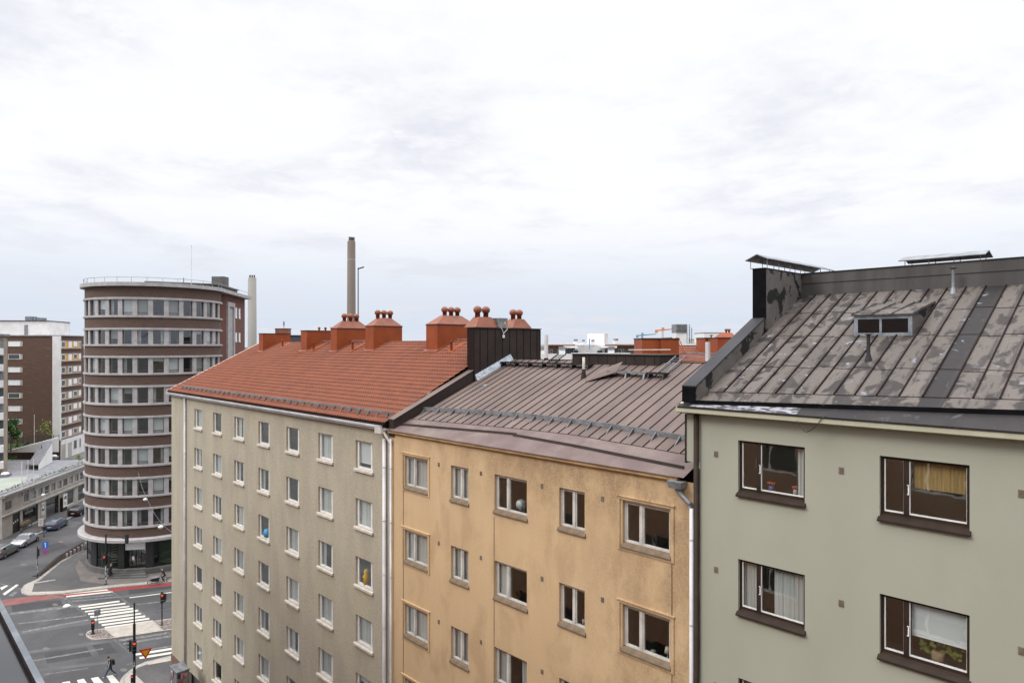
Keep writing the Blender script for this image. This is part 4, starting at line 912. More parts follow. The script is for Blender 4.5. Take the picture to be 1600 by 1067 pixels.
# ================================================================== LOW SHOP BUILDING ACROSS THE SIDE STREET
P0, P1 = g(7,842), g(128,784); e = (Vector(P1)-Vector(P0)).normalized(); AZ = math.atan2(e.y, e.x)
low = thing('shop_building', 'long low concrete shop building with a planted roof terrace across the side street', 'shop building', (*P0, 0), AZ)
H = lambda px, py: hit(px, py, P0, P1)
ZT = 6.15
def lbox(mb, t0, t1, y0, y1, z0, z1): return mb.box(t0, t1, y0, y1, z0, z1)
wt, wb_ = 5.25, 3.95
wins = []
t_ = 5.0
for k in range(13): wins.append((t_, t_+1.35)); t_ += 1.95
shopops = [(2.0,4.0,.1,3.0),(4.6,8.9,.35,3.0),(11.2,15.2,.05,3.0),(17.2,20.4,.5,3.0),(21.8,28.0,.5,3.0)]
mb = MB(); wall_grid(mb, -.6, 34, 0, ZT-.25, [(a,b,wb_,wt) for a,b in wins]+shopops, .25, 0)
mb.quad((-.6,0,0),(-.6,0,ZT),(-.6,34,ZT),(-.6,34,0)); mb.build('wall', M['concrete'], low)
mb = MB(); mb.box(-.65,34,-.35,.4,ZT-.25,ZT); mb.box(-.65,34,-.30,-.002,3.25,3.4); mb.build('parapet', M['concrete'], low)
mb = MB(); mb.box(-.7,34,-.42,.1,ZT+.001,ZT+.07); mb.build('parapet_capping', M['zinc'], low)
for i, (a, b) in enumerate(wins):
    f = MB(); frame_ring(f, a, b, wb_, wt, .05, .08, .14); f.box(a,b,.075,.14,wb_+.5,wb_+.54) if i%2 else f.box(a+.6,a+.64,.075,.14,wb_+.0501,wt-.0501); o = f.build('window', M['grey_paint'], low); p = MB(); p.quad((a+.05,.12,wb_+.05),(b-.05,.12,wb_+.05),(b-.05,.12,wt-.05),(a+.05,.12,wt-.05)); p.build('pane', M['glass_dark'], o)
    if i % 3: p = MB(); q = drape(1.25, 1.2, wb_+.05, folds=9); p.add([(v[0]+a+.05,v[1],v[2]) for v in q.v], q.f); p.build('curtain', M['curtain'], o)
mb = MB(); mb.box(4.8,30.5,-.08,-.001,wb_-.10,wb_-.02); mb.box(4.8,30.5,-.05,-.001,wt+.02,wt+.08); mb.build('window_ledge', M['stone_band'], low)
for i, (a, b, c_, d_) in enumerate(shopops):
    f = MB(); frame_ring(f, a, b, c_, d_, .08, .1, .18); o = f.build('shop_window' if i else 'garage_door', M['black_paint'] if i != 3 else M['white_paint'], low)
    p = MB(); p.quad((a+.08,.15,c_+.08),(b-.08,.15,c_+.08),(b-.08,.15,d_-.08),(a+.08,.15,d_-.08)); p.build('pane' if i else 'door_leaf', M['glass_dark'] if i else M['black_paint'], o)
    if i == 0:
        p = MB(); [p.box(a+.4+k*.5,a+.62+k*.5,.12,.13,1.5+.1*k,1.75+.1*k) for k in range(3)]; p.build('notices', M['white_wall'], o)
    if i == 1:   # white lettering strokes on the glass
        p = MB()
        for k in range(7): x = a+.9+.32*k; p.box(x,x+.06,.09,.098,2.15,2.5-.12*(k%2)); p.box(x+.061,x+.22,.09,.098,2.15+.14*(k%3),2.20+.14*(k%3))
        p.build('window_lettering', M['white_wall'], o)
mb = MB(); mb.quad((-.5,3,0),(34,3,0),(34,3,5.8),(-.5,3,5.8)); mb.box(-.5,34,.3,3,3.05,3.2); mb.build('interior', M['interior_dark'], low)
mb = MB(); mb.box(.2,1.7,-.03,-.001,wb_+.1,wt-.1)
for k in range(9): mb.box(.25,1.65,-.045,-.031,wb_+.18+.11*k,wb_+.23+.11*k)
mb.build('louvre', M['concrete_dark'], low)
mb = MB(); mb.box(9.6,10.6,-.12,-.001,.9,2.9); mb.build('display_case', M['grey_paint'], low); 
mb = MB(); mb.box(9.75,10.45,-.14,-.121,1.6,2.5); mb.build('display_poster', M['black_paint'], low)
mb = MB(); mb.box(9.85,10.3,-.155,-.141,1.9,2.4); mb.build('poster_sheet', M['white_wall'], low)
# light box sign by the gate
mb = MB(); mb.box(15.5,17.0,-.45,-.002,0,2.3); sg = mb.build('sign_case', M['brown_sheet'], low); mb = MB(); mb.box(15.6,16.9,-.50,-.451,.75,2.9); mb.build('sign_face', M['white_wall'], sg)
mb = MB(); mb.box(15.8,16.2,-.52,-.501,2.1,2.35); mb.box(16.05,16.6,-.52,-.501,2.25,2.55); mb.box(16.35,16.7,-.52,-.501,2.0,2.2)
for k in range(3): mb.box(15.85,16.65-.1*k,-.51,-.501,1.2+.16*k,1.25+.16*k)
mb.build('sign_print', M['black_paint'], sg)
# roof terrace
DEP = 26
mb = MB(); mb.box(-.5,34,.41,DEP,5.6,5.75); mb.build('roof_deck', vmat('terrace_gravel', (.27,.27,.285), (.215,.215,.23), .5, .9, fine=.1), low)
mb = MB(); mb.prism([(.5,3.6),(11,3.6),(17,5.5),(15,12),(9,17),(1,14)], 5.751, 5.77); mb.build('membrane', vmat('pale_green_membrane', (.32,.355,.30), (.28,.31,.265), .4, .9, fine=.06), low)
mb = MB(); mb.box(-.4,34,.42,2.3,5.752,5.80); mb.build('drain_strip', M['concrete_dark'], low)
rp = random.Random(5)
def foliage(mb, c, r, n, s=.12, flat=1.0):
    for i in range(n):
        u = rp.random()*6.283; v_ = math.acos(2*rp.random()-1); k = r*rp.random()**.4*(.75+.35*math.sin(3*u+c[0]))
        p = Vector((c[0]+k*math.sin(v_)*math.cos(u), c[1]+k*math.sin(v_)*math.sin(u), c[2]+k*flat*math.cos(v_)))
        a = Vector((rp.gauss(0,1),rp.gauss(0,1),rp.gauss(0,1))).normalized(); b = a.orthogonal().normalized(); a2 = a.cross(b); q = s*(.6+.8*rp.random())
        mb.quad(tuple(p+b*q), tuple(p+a2*q*.6), tuple(p-b*q), tuple(p-a2*q*.6))
mb = MB()
for i in range(26): foliage(mb, (1+i*1.15, 2.7+.2*math.sin(i), 5.95), .35+.15*rp.random(), 16, .10)
o = mb.build('planting_strip', M['leaf'], low); o['kind'] = 'stuff'
for i, (px, py, w_) in enumerate(((8,744,1.5),(50,729,1.4),(84,716,1.3))):
    t, _ = hit(px, py, P0, P1)
    wx, wy = g(px, py, 5.8); rel = Vector((wx-P0[0], wy-P0[1])); lx, ly = rel.dot(e), rel.dot(Vector((-e.y, e.x)))
    mb = MB(); mb.box(lx-w_/2,lx+w_/2,ly-.6,ly+.6,5.78,6.2); o = mb.build('skylight', M['zinc'], low); mb = MB(); mb.lathe((lx,ly,6.2), [(.6,0),(.5,.18),(.25,.30),(.001,.33)], 14); mb.build('skylight_dome', M['blind'], o, smooth=True)
for i, px in enumerate((31.8,41.5,50.2)):
    t, zz = H(px, 772-.5*(px-32)); zt_ = H(px, 708-.15*(px-31.8))[1]
    mb = MB(); mb.tube([(t,-.2,ZT-1.0),(t,-.2,ZT+4.1-.05*i)], .05, 8); o = mb.build('flagpole', M['white_paint'], low); mb = MB(); mb.box(t-.08,t+.08,-.349,-.2,ZT-.9,ZT-.3); mb.build('pole_bracket', M['zinc'], o)
mb = MB(); mb.box(4,34,DEP-.3,DEP,5.75,7.0); mb.box(4,34,DEP-.35,DEP+.05,7.001,7.06); mb.build('terrace_back_wall', M['stone_band'], low)

# ================================================================== BUILDINGS BEHIND, LEFT
def cam_prism(mb, pts, z0, z1):   # pts: (px, distance)
    mb.prism([C2W((p-800)*b/F, b) for p, b in pts], z0, z1)
def cquad(mb, b, p0, p1, z0, z1, th=.06):   # a slab facing the street at distance b
    x0, x1 = (p0-800)*b/F, (p1-800)*b/F; q = [C2W(x0,b), C2W(x1,b), C2W(x1,b+th), C2W(x0,b+th)]; mb.hull8([(x,y,z0) for x,y in q], [(x,y,z1) for x,y in q])
brn = thing('apartment_block', 'brown brick apartment block with a white penthouse and a white vertical strip', 'apartment block', (0,0,0))
brn.location = (*C2W(-98, 145), 0); bo = tuple(brn.location)
mb = MB(bo); cam_prism(mb, [(-10,140),(93.7,140),(96,141),(131,151.4),(128,165),(-12,160)], 4, 29.35); mb.build('wall', M['brick_far'], brn)
mb = MB(bo); cam_prism(mb, [(-10,139.8),(94.5,139.8),(131.5,151.2),(128,165.2),(-12,160)], 29.351, 29.55); mb.build('roof', M['stone_band'], brn)
mb = MB(bo); cquad(mb, 139.6, 81.7, 93.7, 8, 29.3, .38); mb.build('white_strip', M['white_wall'], brn)
mb = MB(bo); cam_prism(mb, [(-20,148),(75.7,150),(109.4,161),(100,175),(-20,170)], 29.5, 32.7); mb.build('penthouse', M['white_wall'], brn)
mb = MB(bo); cam_prism(mb, [(-20.5,147.8),(75.9,149.8),(109.9,160.9),(100,175.2),(-20.5,170)], 32.701, 32.85); mb.build('penthouse_roof', M['eave_dark'], brn)
mb = MB(bo); cquad(mb, 149.2, 31, 43, 29.6, 31.9, .1); mb.build('penthouse_door', M['zinc'], brn)
for p0, p1, h in ((39,51,1.1),(52,56,.9),(57,66,.8)): mb = MB(bo); cquad(mb, 155, p0, p1, 32.86, 32.86+h, 1.5); mb.build('roof_vent', M['zinc_new'], brn)
for k in range(8):
    zt_ = 28.26-2.655*k
    f = MB(bo)
    for a, b in ((12.6,13.3),(30.3,31.6)): cquad(f, 139.93, a, b, zt_-1.05, zt_, .06)
    cquad(f, 139.93, 13.3, 30.3, zt_-.08, zt_, .06); cquad(f, 139.93, 13.3, 30.3, zt_-1.05, zt_-.97, .06)
    o = f.build('window', M['white_paint'], brn); p = MB(bo); cquad(p, 139.96, 13.3, 30.3, zt_-.97, zt_-.08, .02); p.build('pane', M['blind'] if k in (0,2,3,5) else pmat('dark_far_pane', (.07,.085,.09), .12), o)  # some panes pale, the others plain dark
    p = MB(bo); cquad(p, 139.95, 31.6, 35.2, zt_-1.05, zt_, .04); p.build('side_panel', M['concrete'], o)
P2, P3 = C2W((93.7-800)*140/F,140), C2W((131-800)*151.4/F,151.4); e2 = (Vector(P3)-Vector(P2)).normalized(); n2 = Vector((e2.y,-e2.x))
if n2.dot(Vector((-P2[0],-P2[1]))) < 0: n2 = -n2
def f2(mb, p0, p1, o0, o1, z0, z1):
    t0, t1 = hit(p0,600,P2,P3)[0], hit(p1,600,P2,P3)[0]
    q = [Vector(P2)+e2*t0+n2*o0, Vector(P2)+e2*t1+n2*o0, Vector(P2)+e2*t1+n2*o1, Vector(P2)+e2*t0+n2*o1]; mb.hull8([(v.x,v.y,z0) for v in q], [(v.x,v.y,z1) for v in q])
orange = pmat('orange_panel', (.62,.33,.10), .7); beige = pmat('beige_panel', (.36,.26,.19), .8)
gdark = pmat('dark_pane', (.07,.085,.09), .12)  # plain dark pane colour
for k in range(8):
    zt_ = 28.3-2.655*k
    mb = MB(bo); f2(mb, 94.2, 126, .02, .10, zt_-1.5, zt_); pn = mb.build('facade_panel', orange if k < 2 else beige, brn)
    mb = MB(bo); f2(mb, 94.2, 126.3, .02, .16, zt_+.001, zt_+.10); f2(mb, 94.2, 126.3, .02, .16, zt_-1.6, zt_-1.501); mb.build('panel_trim', M['stone_band'], pn)
    for i, (p0, p1, d_) in enumerate(((94.4,100.8,.1),(106,111,.0),(113.6,119.4,.25),(122,125.6,.2))):
        f = MB(bo); f2(f, p0, p1, .101, .15, zt_-1.4+d_, zt_-.05); o = f.build('window', M['white_paint'], brn); p = MB(bo); f2(p, p0+.7, p1-.6, .151, .16, zt_-1.28+d_, zt_-.17); p.build('pane', gdark if (k+i)%3 == 0 or i == 0 else M['blind'], o)
mb = MB(bo); f2(mb, 94, 131, .02, .2, 4, 7.9); mb.build('white_base', M['white_wall'], brn)
for p0, p1, z1 in ((94.6,100.6,7.0),(104.5,110.3,7.0)): mb = MB(bo); f2(mb, p0, p1, .201, .24, 4, z1); mb.build('garage_door', M['concrete'], brn)
for p0, p1 in ((113,118.5),(122,124.8)): mb = MB(bo); f2(mb, p0, p1, .201, .24, 5.2, 7.2); o = mb.build('window', M['grey_paint'], brn); mb = MB(bo); f2(mb, p0+.7, p1-.7, .241, .25, 5.35, 7.05); mb.build('pane', gdark, o)
# concrete block with white balconies at the picture's left edge
lb_ = thing('apartment_block', 'pale concrete block with white balconies at the far left edge', 'apartment block', (*C2W(-88,120), 0)); lo = tuple(lb_.location)
mb = MB(lo); cam_prism(mb, [(-70,110),(6,116),(11.8,118),(10,132),(-70,128)], 0, 29.0); mb.build('wall', vmat('beige_brick', (.33,.27,.21), (.27,.22,.175), .7, .9, fine=.1), lb_)
mb = MB(lo); cam_prism(mb, [(-70,109.5),(7,115.4),(16,118),(14,133),(-70,129)], 29.001, 29.35); mb.build('roof', M['zinc'], lb_)
for k in range(8):
    zt_ = 28.3-2.72*k; mb = MB(lo); cam_prism(mb, [(-40,111),(5.6,114.4),(5.6,115.8),(-40,112.2)], zt_-2.45, zt_-1.35); o = mb.build('balcony', M['white_wall'], lb_)
    mb = MB(lo); cam_prism(mb, [(-40,112.3),(5.2,115.82),(5.2,115.9),(-40,112.4)], zt_-1.34, zt_); mb.build('balcony_glass', gdark if k % 2 else M['zinc'], o)
M['bright_render'] = pmat('bright_white_render', (.88,.88,.87), .8)
# white wedge shaped wall and stair roof on the terrace
wd = thing('stair_house', 'white wedge shaped wall with a sloping grey stair roof behind the terrace', 'stair house', (*C2W(-88,126), 6)); wo = tuple(wd.location)
mb = MB(wo); q = [at(13.5,704,132), at(92,683,130), at(92,706,130), at(13.5,707,132)]; nb = [(*C2W(*(a)),0) for a in ()]
d_ = Vector((*C2W(-.62,.78),0))*.5
mb.hull8(q, [tuple(Vector(v)+d_) for v in q]); mb.build('wall', M['bright_render'], wd)
mb = MB(wo); a, b, c_, f_ = at(66,691,128), at(81.8,691,126.5), at(60,727,118.5), at(43,727,120)
mb.hull8([a,b,c_,f_], [(v[0],v[1],v[2]+.15) for v in (a,b,c_,f_)]); mb.build('roof', vmat('grey_roof_felt', (.27,.27,.29), (.22,.22,.24), 1, .8), wd)
mb = MB(wo); mb.quad((b[0],b[1],5.8), b, c_, (c_[0],c_[1],5.8)); mb.quad((a[0],a[1],5.8),(b[0],b[1],5.8), b, a); mb.build('side_wall', M['white_wall'], wd)
mb = MB(wo); mb.tube([at(65,703,125), (at(65,703,125)[0], at(65,703,125)[1], at(65,703,125)[2]+.9)], .06, 8); mb.build('vent_pipe', M['steel_dark'], wd)
fe = thing('mesh_fence', 'dark green mesh fence running along the raised yard', 'fence', (*C2W(-92,134), 6)); fo = tuple(fe.location)
pa, pb_ = at(12,700,134), at(92,700,131); z0 = 7.3
def lerp(a, b, t): return (a[0]+(b[0]-a[0])*t, a[1]+(b[1]-a[1])*t)
mb = MB(fo)
for i in range(61): x, y = lerp(pa, pb_, i/60); mb.box(x-.012,x+.012,y-.012,y+.012,z0+.6*i/60,z0+2.3+.6*i/60)
for dz in (.3,1.1,2.2): mb.bar((pa[0],pa[1],z0+dz),(pb_[0],pb_[1],z0+.6+dz),.02,.03)
mesh_green = pmat('dark_green_steel', (.03,.05,.045), .5)
mb.build('mesh_panel', mesh_green, fe)
for i in range(11): x, y = lerp(pa, pb_, i/10); mb = MB(fo); mb.box(x-.05,x+.05,y-.05,y+.05,z0-.5,z0+2.4+.6*i/10); mb.build('post', mesh_green, fe)
yd = MB(); yd.prism([C2W(*v) for v in ((-112,133.5),(-87.6,131.5),(-93.2,139.5),(-116,139.5))], 6.9, 7.4); struct(yd.build('yard_ground', vmat('yard_lawn', (.07,.12,.035), (.05,.09,.03), 1, .9)))
def tree(name, label, px, py_top, py_bot, b, r, n, mat, cat='tree', s=.22, flat=1.2):
    x, y, zt_ = at(px, py_top, b); _, _, zb_ = at(px, py_bot, b)
    o = thing(name, label, cat, (x, y, zb_)); h = zt_-zb_
    mb = MB(); mb.tube([(0,0,0),(.05,.03,h*.4),(0,.1,h*.7)], max(.03,h*.018), 8, .02)
    for k in range(5): a = k*1.3; mb.tube([(0,.02,h*(.35+.07*k)),(r*.6*math.cos(a),r*.6*math.sin(a),h*(.55+.08*k))], .03, 5, .01)
    mb.build('trunk', M['bark'], o); mb = MB(); zc = h-r*flat
    for k in range(7): a = k*2.4; foliage(mb, (r*.5*math.cos(a), r*.5*math.sin(a), zc+r*flat*.55*math.sin(k*1.7)), r*.55, n//7, s, flat)
    mb.build('crown', mat, o); return o
tree('leafy_tree', 'dark green tree between the balcony block and the brown block', 17, 652, 706, 130, 1.9, 900, M['leaf'])
tree('young_tree', 'small sparse yellow green tree in front of the brown brick wall', 71, 655, 688, 136, 1.5, 200, M['leaf_light'], s=.16)
tree('terrace_sapling', 'small sapling at the right end of the roof terrace', 123, 709, 722, 118, .5, 120, M['leaf_light'], s=.1)
for i, (px, lab) in enumerate(((28,'round green bush beside the leafy tree at the yard fence'),(42,'smaller green bush further right along the yard fence'))):
    x, y, z_ = at(px, 694, 135); o = thing('garden_bush', lab, 'bush', (x,y,7.3)); mb = MB(); foliage(mb, (0,0,.5), .8-.15*i, 260, .14); mb.build('foliage', M['leaf_light'] if i == 0 else M['leaf'], o); mb = MB(); mb.tube([(0,0,0),(0,0,.5)], .05, 6); mb.build('stem', M['bark'], o)
ywp = thing('flagpole', 'single white flagpole in front of the brown brick wall', 'flagpole', (*at(53.5,692,133)[:2], 6)); mb = MB(); zt_ = at(53.5,649,133)[2]; mb.tube([(0,0,0),(0,0,zt_-6)], .07, 8, .04); mb.build('pole', M['white_paint'], ywp); mb = MB(); mb.lathe((0,0,zt_-6), [(.001,0),(.08,.05),(.001,.12)], 8); mb.build('knob', M['white_paint'], ywp)
fg = MB(); x, y = g(15,716,5.8)
for i in range(12): foliage(fg, (x+rp.gauss(0,1.3), y+rp.gauss(0,1.3), 5.95), .4, 22, .12)
o = fg.build('roof_planting', M['leaf']); o['kind'] = 'stuff'; tag(o, 'green planting bed with pink flowers on the roof terrace', 'planting')
# ================================================================== FAR THINGS
def far_obj(name, label, cat, px, b, group=None): return thing(name, label, cat, (*C2W((px-800)*b/F, b), 0), PHI, group)
# chimney stacks
st = far_obj('power_station_chimney', 'tall slender concrete chimney stack rising above the red roof', 'chimney', 549, 600)
mb = MB(); mb.lathe((0,0,0), [(4.0,0),(3.45,118),(3.3,118.6),(.001,118.6)], 28); mb.build('shaft', M['stack'], st, smooth=True)
for k in range(3): mb = MB(); a = k*2.1; mb.lathe((1.6*math.cos(a),1.6*math.sin(a),118), [(1.35,0),(1.35,4),(.001,4)], 14); mb.build('flue', M['concrete_dark'], st)
for z_ in (34, 102): mb = MB(); mb.lathe((0,0,z_), [(3.9-.0047*z_,0),(4.02-.0047*z_,.1),(4.02-.0047*z_,.6),(3.9-.0047*z_,.7)], 28); mb.build('ring', M['stone_band'], st)
s2 = far_obj('power_station_chimney', 'shorter pale concrete chimney stack beside the round tower', 'chimney', 394, 500)
mb = MB(); mb.lathe((0,0,0), [(3.3,0),(2.9,76.6),(.001,76.6)], 24); mb.build('shaft', vmat('pale_stack_concrete', (.28,.265,.24), (.245,.235,.215), .05, .9, (1,1,.3)), s2, smooth=True)
for k in range(3): mb = MB(); mb.lathe((-1.6+1.6*k,0,76), [(.6,0),(.6,2.6),(.001,2.6)], 10); mb.build('flue', M['concrete_dark'], s2)
mp_ = far_obj('light_mast', 'thin mast with a side arm beside the tall chimney stack', 'mast', 559.6, 350)
mb = MB(); mb.tube([(0,0,0),(0,0,67)], .38, 8, .28); mb.build('pole', M['concrete_dark'], mp_); mb = MB(); mb.bar((-.3,0,66.4),(3.0,0,67.4),.35,.6); mb.build('arm', M['steel_dark'], mp_)
# cranes
for px, b, z_, l0, l1, c_, lab in ((1003.5, 900, 40.0, 8, 18, (.18,.32,.42), 'distant blue tower crane'), (1035.5, 800, 44.5, 9, 15, (.65,.22,.08), 'distant orange and white tower crane')):
    cr = far_obj('tower_crane', lab+' on the skyline', 'crane', px, b); m_ = pmat('crane_paint', c_, .5)
    mb = MB(); mb.box(-1,1,-1,1,0,z_); mb.build('mast', m_ if 'blue' in lab else pmat('crane_pale', (.6,.5,.45), .5), cr)
    mb = MB(); mb.hull8([(-l0,-.5,z_-1.2),(-l0,.5,z_-1.2),(-l0,.5,z_+.6),(-l0,-.5,z_+.6)], [(l1,-.5,z_+1.2),(l1,.5,z_+1.2),(l1,.5,z_+2.4),(l1,-.5,z_+2.4)]); mb.build('jib', m_, cr)
    mb = MB(); mb.box(-l0,-l0+3,-1,1,z_-3,z_-.5); mb.build('counterweight', m_, cr); mb = MB(); mb.box(-1.2,1.6,-1.2,1.2,z_,z_+3.4); mb.build('cab', m_, cr)
# modern courtyard block behind the ochre ridge
mo = far_obj('modern_apartment_block', 'flat roofed white and brown block behind the ochre house ridge', 'apartment block', 920, 85); oo_ = tuple(mo.location)
def cb(name, mat, p0, p1, y0, y1, b, dep, par, off=None):
    mb = MB(); z1, z0 = CZ-(y0-HY)*b/F, CZ-(y1-HY)*b/F; x0 = (p0-920)*b/F; x1 = (p1-920)*b/F
    mb.box(x0, x1, b-85, b-85+dep, z0, z1); return mb.build(name, M[mat] if isinstance(mat, str) else mat, par)
# x is measured along the camera-parallel axis from the block's own origin
def cbx(name, mat, p0, p1, y0, y1, b, dep, par):
    mb = MB(); z1, z0 = CZ-(y0-HY)*b/F, CZ-(y1-HY)*b/F; o_ = (920-800)*85/F
    mb.box((p0-800)*b/F-o_, (p1-800)*b/F-o_, b-85, b-85+dep, z0, z1); return mb.build(name, M[mat] if isinstance(mat, str) else mat, par)
fb_ = vmat('taupe_brick', (.17,.12,.10), (.14,.10,.085), .8, .9); rt_ = pmat('rust_trim', (.25,.08,.05), .6)
cbx('wall', fb_, 815, 1200, 539.5, 900, 86, 12, mo); cbx('roof', 'white_wall', 815, 1200, 536.6, 539.4, 85.6, 13, mo)
cbx('rust_fascia', rt_, 855, 899, 538.6, 540, 85.3, .25, mo); cbx('rust_fascia', rt_, 945.5, 999, 538.4, 540, 85.3, .25, mo)
cbx('white_bay', 'white_wall', 899, 945, 538.8, 900, 85.0, .9, mo)
for p0, p1 in ((836,850.5),(882.5,902),(941,964)): cbx('canopy_slab', 'white_wall', p0, p1, 540.6, 543.6, 82.5, 2.4, mo)
for p0, p1 in ((841,850.5),(874.3,883),(951.3,960)):
    o = cbx('balcony_pier', 'white_wall', p0, p1, 546.6, 600, 82.0, 1.2, mo); cbx('pier_cap', 'zinc', p0-.3, p1+.3, 541.5, 546.5, 81.9, 1.4, o)
cbx('balcony_parapet', 'white_wall', 822, 893, 553, 600, 81.0, .8, mo); cbx('balcony_parapet', 'white_wall', 893, 985, 551.6, 600, 81.3, .8, mo)
for p0, p1, y0, y1 in ((883.5,896,545,553.5),(896.8,903.5,547,552),(933,941,547.5,552),(942.5,950.6,546.5,552),(966.5,970.5,546,551.5),(971.5,974.5,546,551),(860,863,546,552),(872,874,546,552)):
    o = cbx('window', 'white_paint', p0-.4, p1+.4, y0-.4, y1+.4, 85.85 if not 896<p0<941 else 84.9, .1, mo); cbx('pane', gdark, p0, p1, y0, y1, 85.8 if not 896<p0<941 else 84.85, .04, o)
o = cbx('stair_tower', 'white_wall', 924.5, 944.5, 521.3, 540, 90, 5, mo); cbx('stair_tower_side', 'stone_band', 944.6, 950.2, 521.3, 540, 90.1, 4, o)
for p0, p1, y0 in ((897.3,902.8,530),(910.3,913.8,530.8),(925,929,530.6),(960,966,529.2)):
    o = cbx('roof_vent', 'white_wall', p0-.4, p1+.6, y0+3.2, 537, 84, 1, mo); cbx('vent_cowl', 'zinc', p0, p1, y0, y0+3.1, 84.1, .9, o)
o = cbx('vent_stack', pmat('blue_pipe', (.20,.32,.52), .5), 920.3, 922, 529, 546, 80, .15, mo)
# red roofed courtyard wing with sheet metal chimneys
cw = thing('courtyard_house', 'courtyard house with red tiled roof and orange red chimney boxes behind the ridge', 'house', (*C2W(17,52), 0)); co = tuple(cw.location)
def ctri(mb, pts): return mb
mb = MB(co); a, b, c_, d_ = at(1055,568,48), at(1215,568,48), at(1215,541,57), at(1055,541,57)
nr = 9
for j in range(nr):
    A_ = [tuple(Vector(a).lerp(Vector(d_), t)) for t in (j/nr,(j+1)/nr)]; Bq = [tuple(Vector(b).lerp(Vector(c_), t)) for t in (j/nr,(j+1)/nr)]
    up = .05; mb.quad((A_[0][0],A_[0][1],A_[0][2]+up),(Bq[0][0],Bq[0][1],Bq[0][2]+up),Bq[1],A_[1]); mb.quad((A_[0][0],A_[0][1],A_[0][2]-.02),(Bq[0][0],Bq[0][1],Bq[0][2]-.02),(Bq[0][0],Bq[0][1],Bq[0][2]+up),(A_[0][0],A_[0][1],A_[0][2]+up))
mb.build('roof', M['tile_red'], cw)
mb = MB(co); cam_prism(mb, [(1055,48.2),(1215,48.2),(1215,60),(1055,60)], 0, 25.9); mb.build('wall', M['concrete'], cw)
def cchim(p0, p1, y0, y1, b, dep, mid=None):
    mb = MB(co); z1, z0 = CZ-(y0-HY)*b/F, CZ-(y1-HY)*b/F; x0, x1 = (p0-800)*b/F, (p1-800)*b/F
    q = [C2W(x0,b),C2W(x1,b),C2W(x1,b+dep),C2W(x0,b+dep)]; mb.hull8([(x,y,z0) for x,y in q],[(x,y,z1) for x,y in q]); o = mb.build('chimney', M['red_paint'], cw)
    q = [C2W(x0-.05,b-.05),C2W(x1+.05,b-.05),C2W(x1+.05,b+dep),C2W(x0-.05,b+dep)]; mb = MB(co); mb.hull8([(x,y,z1+.001) for x,y in q],[(x,y,z1+.06) for x,y in q]); mb.build('chimney_rim', M['steel_dark'], o)
    if mid: x = (mid-800)*b/F; mb = MB(co); q = [C2W(x,b-.02),C2W(x+.04,b-.02),C2W(x+.04,b-.001),C2W(x,b-.001)]; mb.hull8([(x_,y_,z0) for x_,y_ in q],[(x_,y_,z1) for x_,y_ in q]); mb.build('sheet_seam', M['brown_sheet'], o)
    return o, z1
cchim(1003, 1034, 529.6, 575, 46, 3); cchim(1034.1, 1061, 529.8, 575, 45.6, 3.4)
ch, z1 = cchim(1101.5, 1121, 528.6, 552, 53, 2.5); ch2, z2 = cchim(1121.1, 1190, 528.4, 570, 50.5, 4)
x0, x1 = (1128-800)*50.5/F, (1153-800)*50.5/F
mb = MB(co); q0 = [C2W(x0,50.7),C2W(x1,50.7),C2W(x1,52.5),C2W(x0,52.5)]; xa, xb = (1136-800)*50.5/F, (1148-800)*50.5/F; q1 = [C2W(xa,51.2),C2W(xb,51.2),C2W(xb,52),C2W(xa,52)]
mb.hull8([(x,y,z2+.06) for x,y in q0], [(x,y,z2+.42) for x,y in q1]); hp = mb.build('chimney_hip', M['red_paint'], ch2)
for px in (1138,1142.5): mb = MB(co); c_ = C2W((px-800)*51/F,51.5); mb.lathe((c_[0],c_[1],z2+.42), [(.001,0),(.07,0),(.07,.12),(.12,.16),(.12,.26),(.06,.30),(.001,.30)], 12); mb.build('cowl', M['red_cap'], hp, smooth=True)
mb = MB(co); c_ = C2W((1116-800)*53/F,53.8); mb.lathe((c_[0],c_[1],z1+.05), [(.001,0),(.05,0),(.05,.13),(.12,.17),(.10,.24),(.001,.25)], 12); mb.build('cowl', M['red_cap'], ch, smooth=True)
mb = MB(co); mb.bar(at(1062,552,49),at(1122,552.4,49),.05,.10); mb.bar(at(1064,559,48.5),at(1120,556,48.5),.04,.06); mb.build('roof_rail', M['zinc'], cw)
mb = MB(co); mb.bar(at(1060,528,50),at(1072,552,48.6),.05,.05); mb.bar(at(1056,528,50),at(1069,552,48.6),.05,.05)
for i in range(6): a_, b_ = Vector(at(1060,528,50)).lerp(Vector(at(1072,552,48.6)), i/6), Vector(at(1056,528,50)).lerp(Vector(at(1069,552,48.6)), i/6); mb.bar(tuple(a_),tuple(b_),.03,.03)
mb.build('roof_ladder', M['red_paint'], cw)
mb = MB(co); mb.bar(at(982,546.5,45),at(1048,546.2,45),.06,.05); mb.build('white_pipe', M['white_paint'], cw)
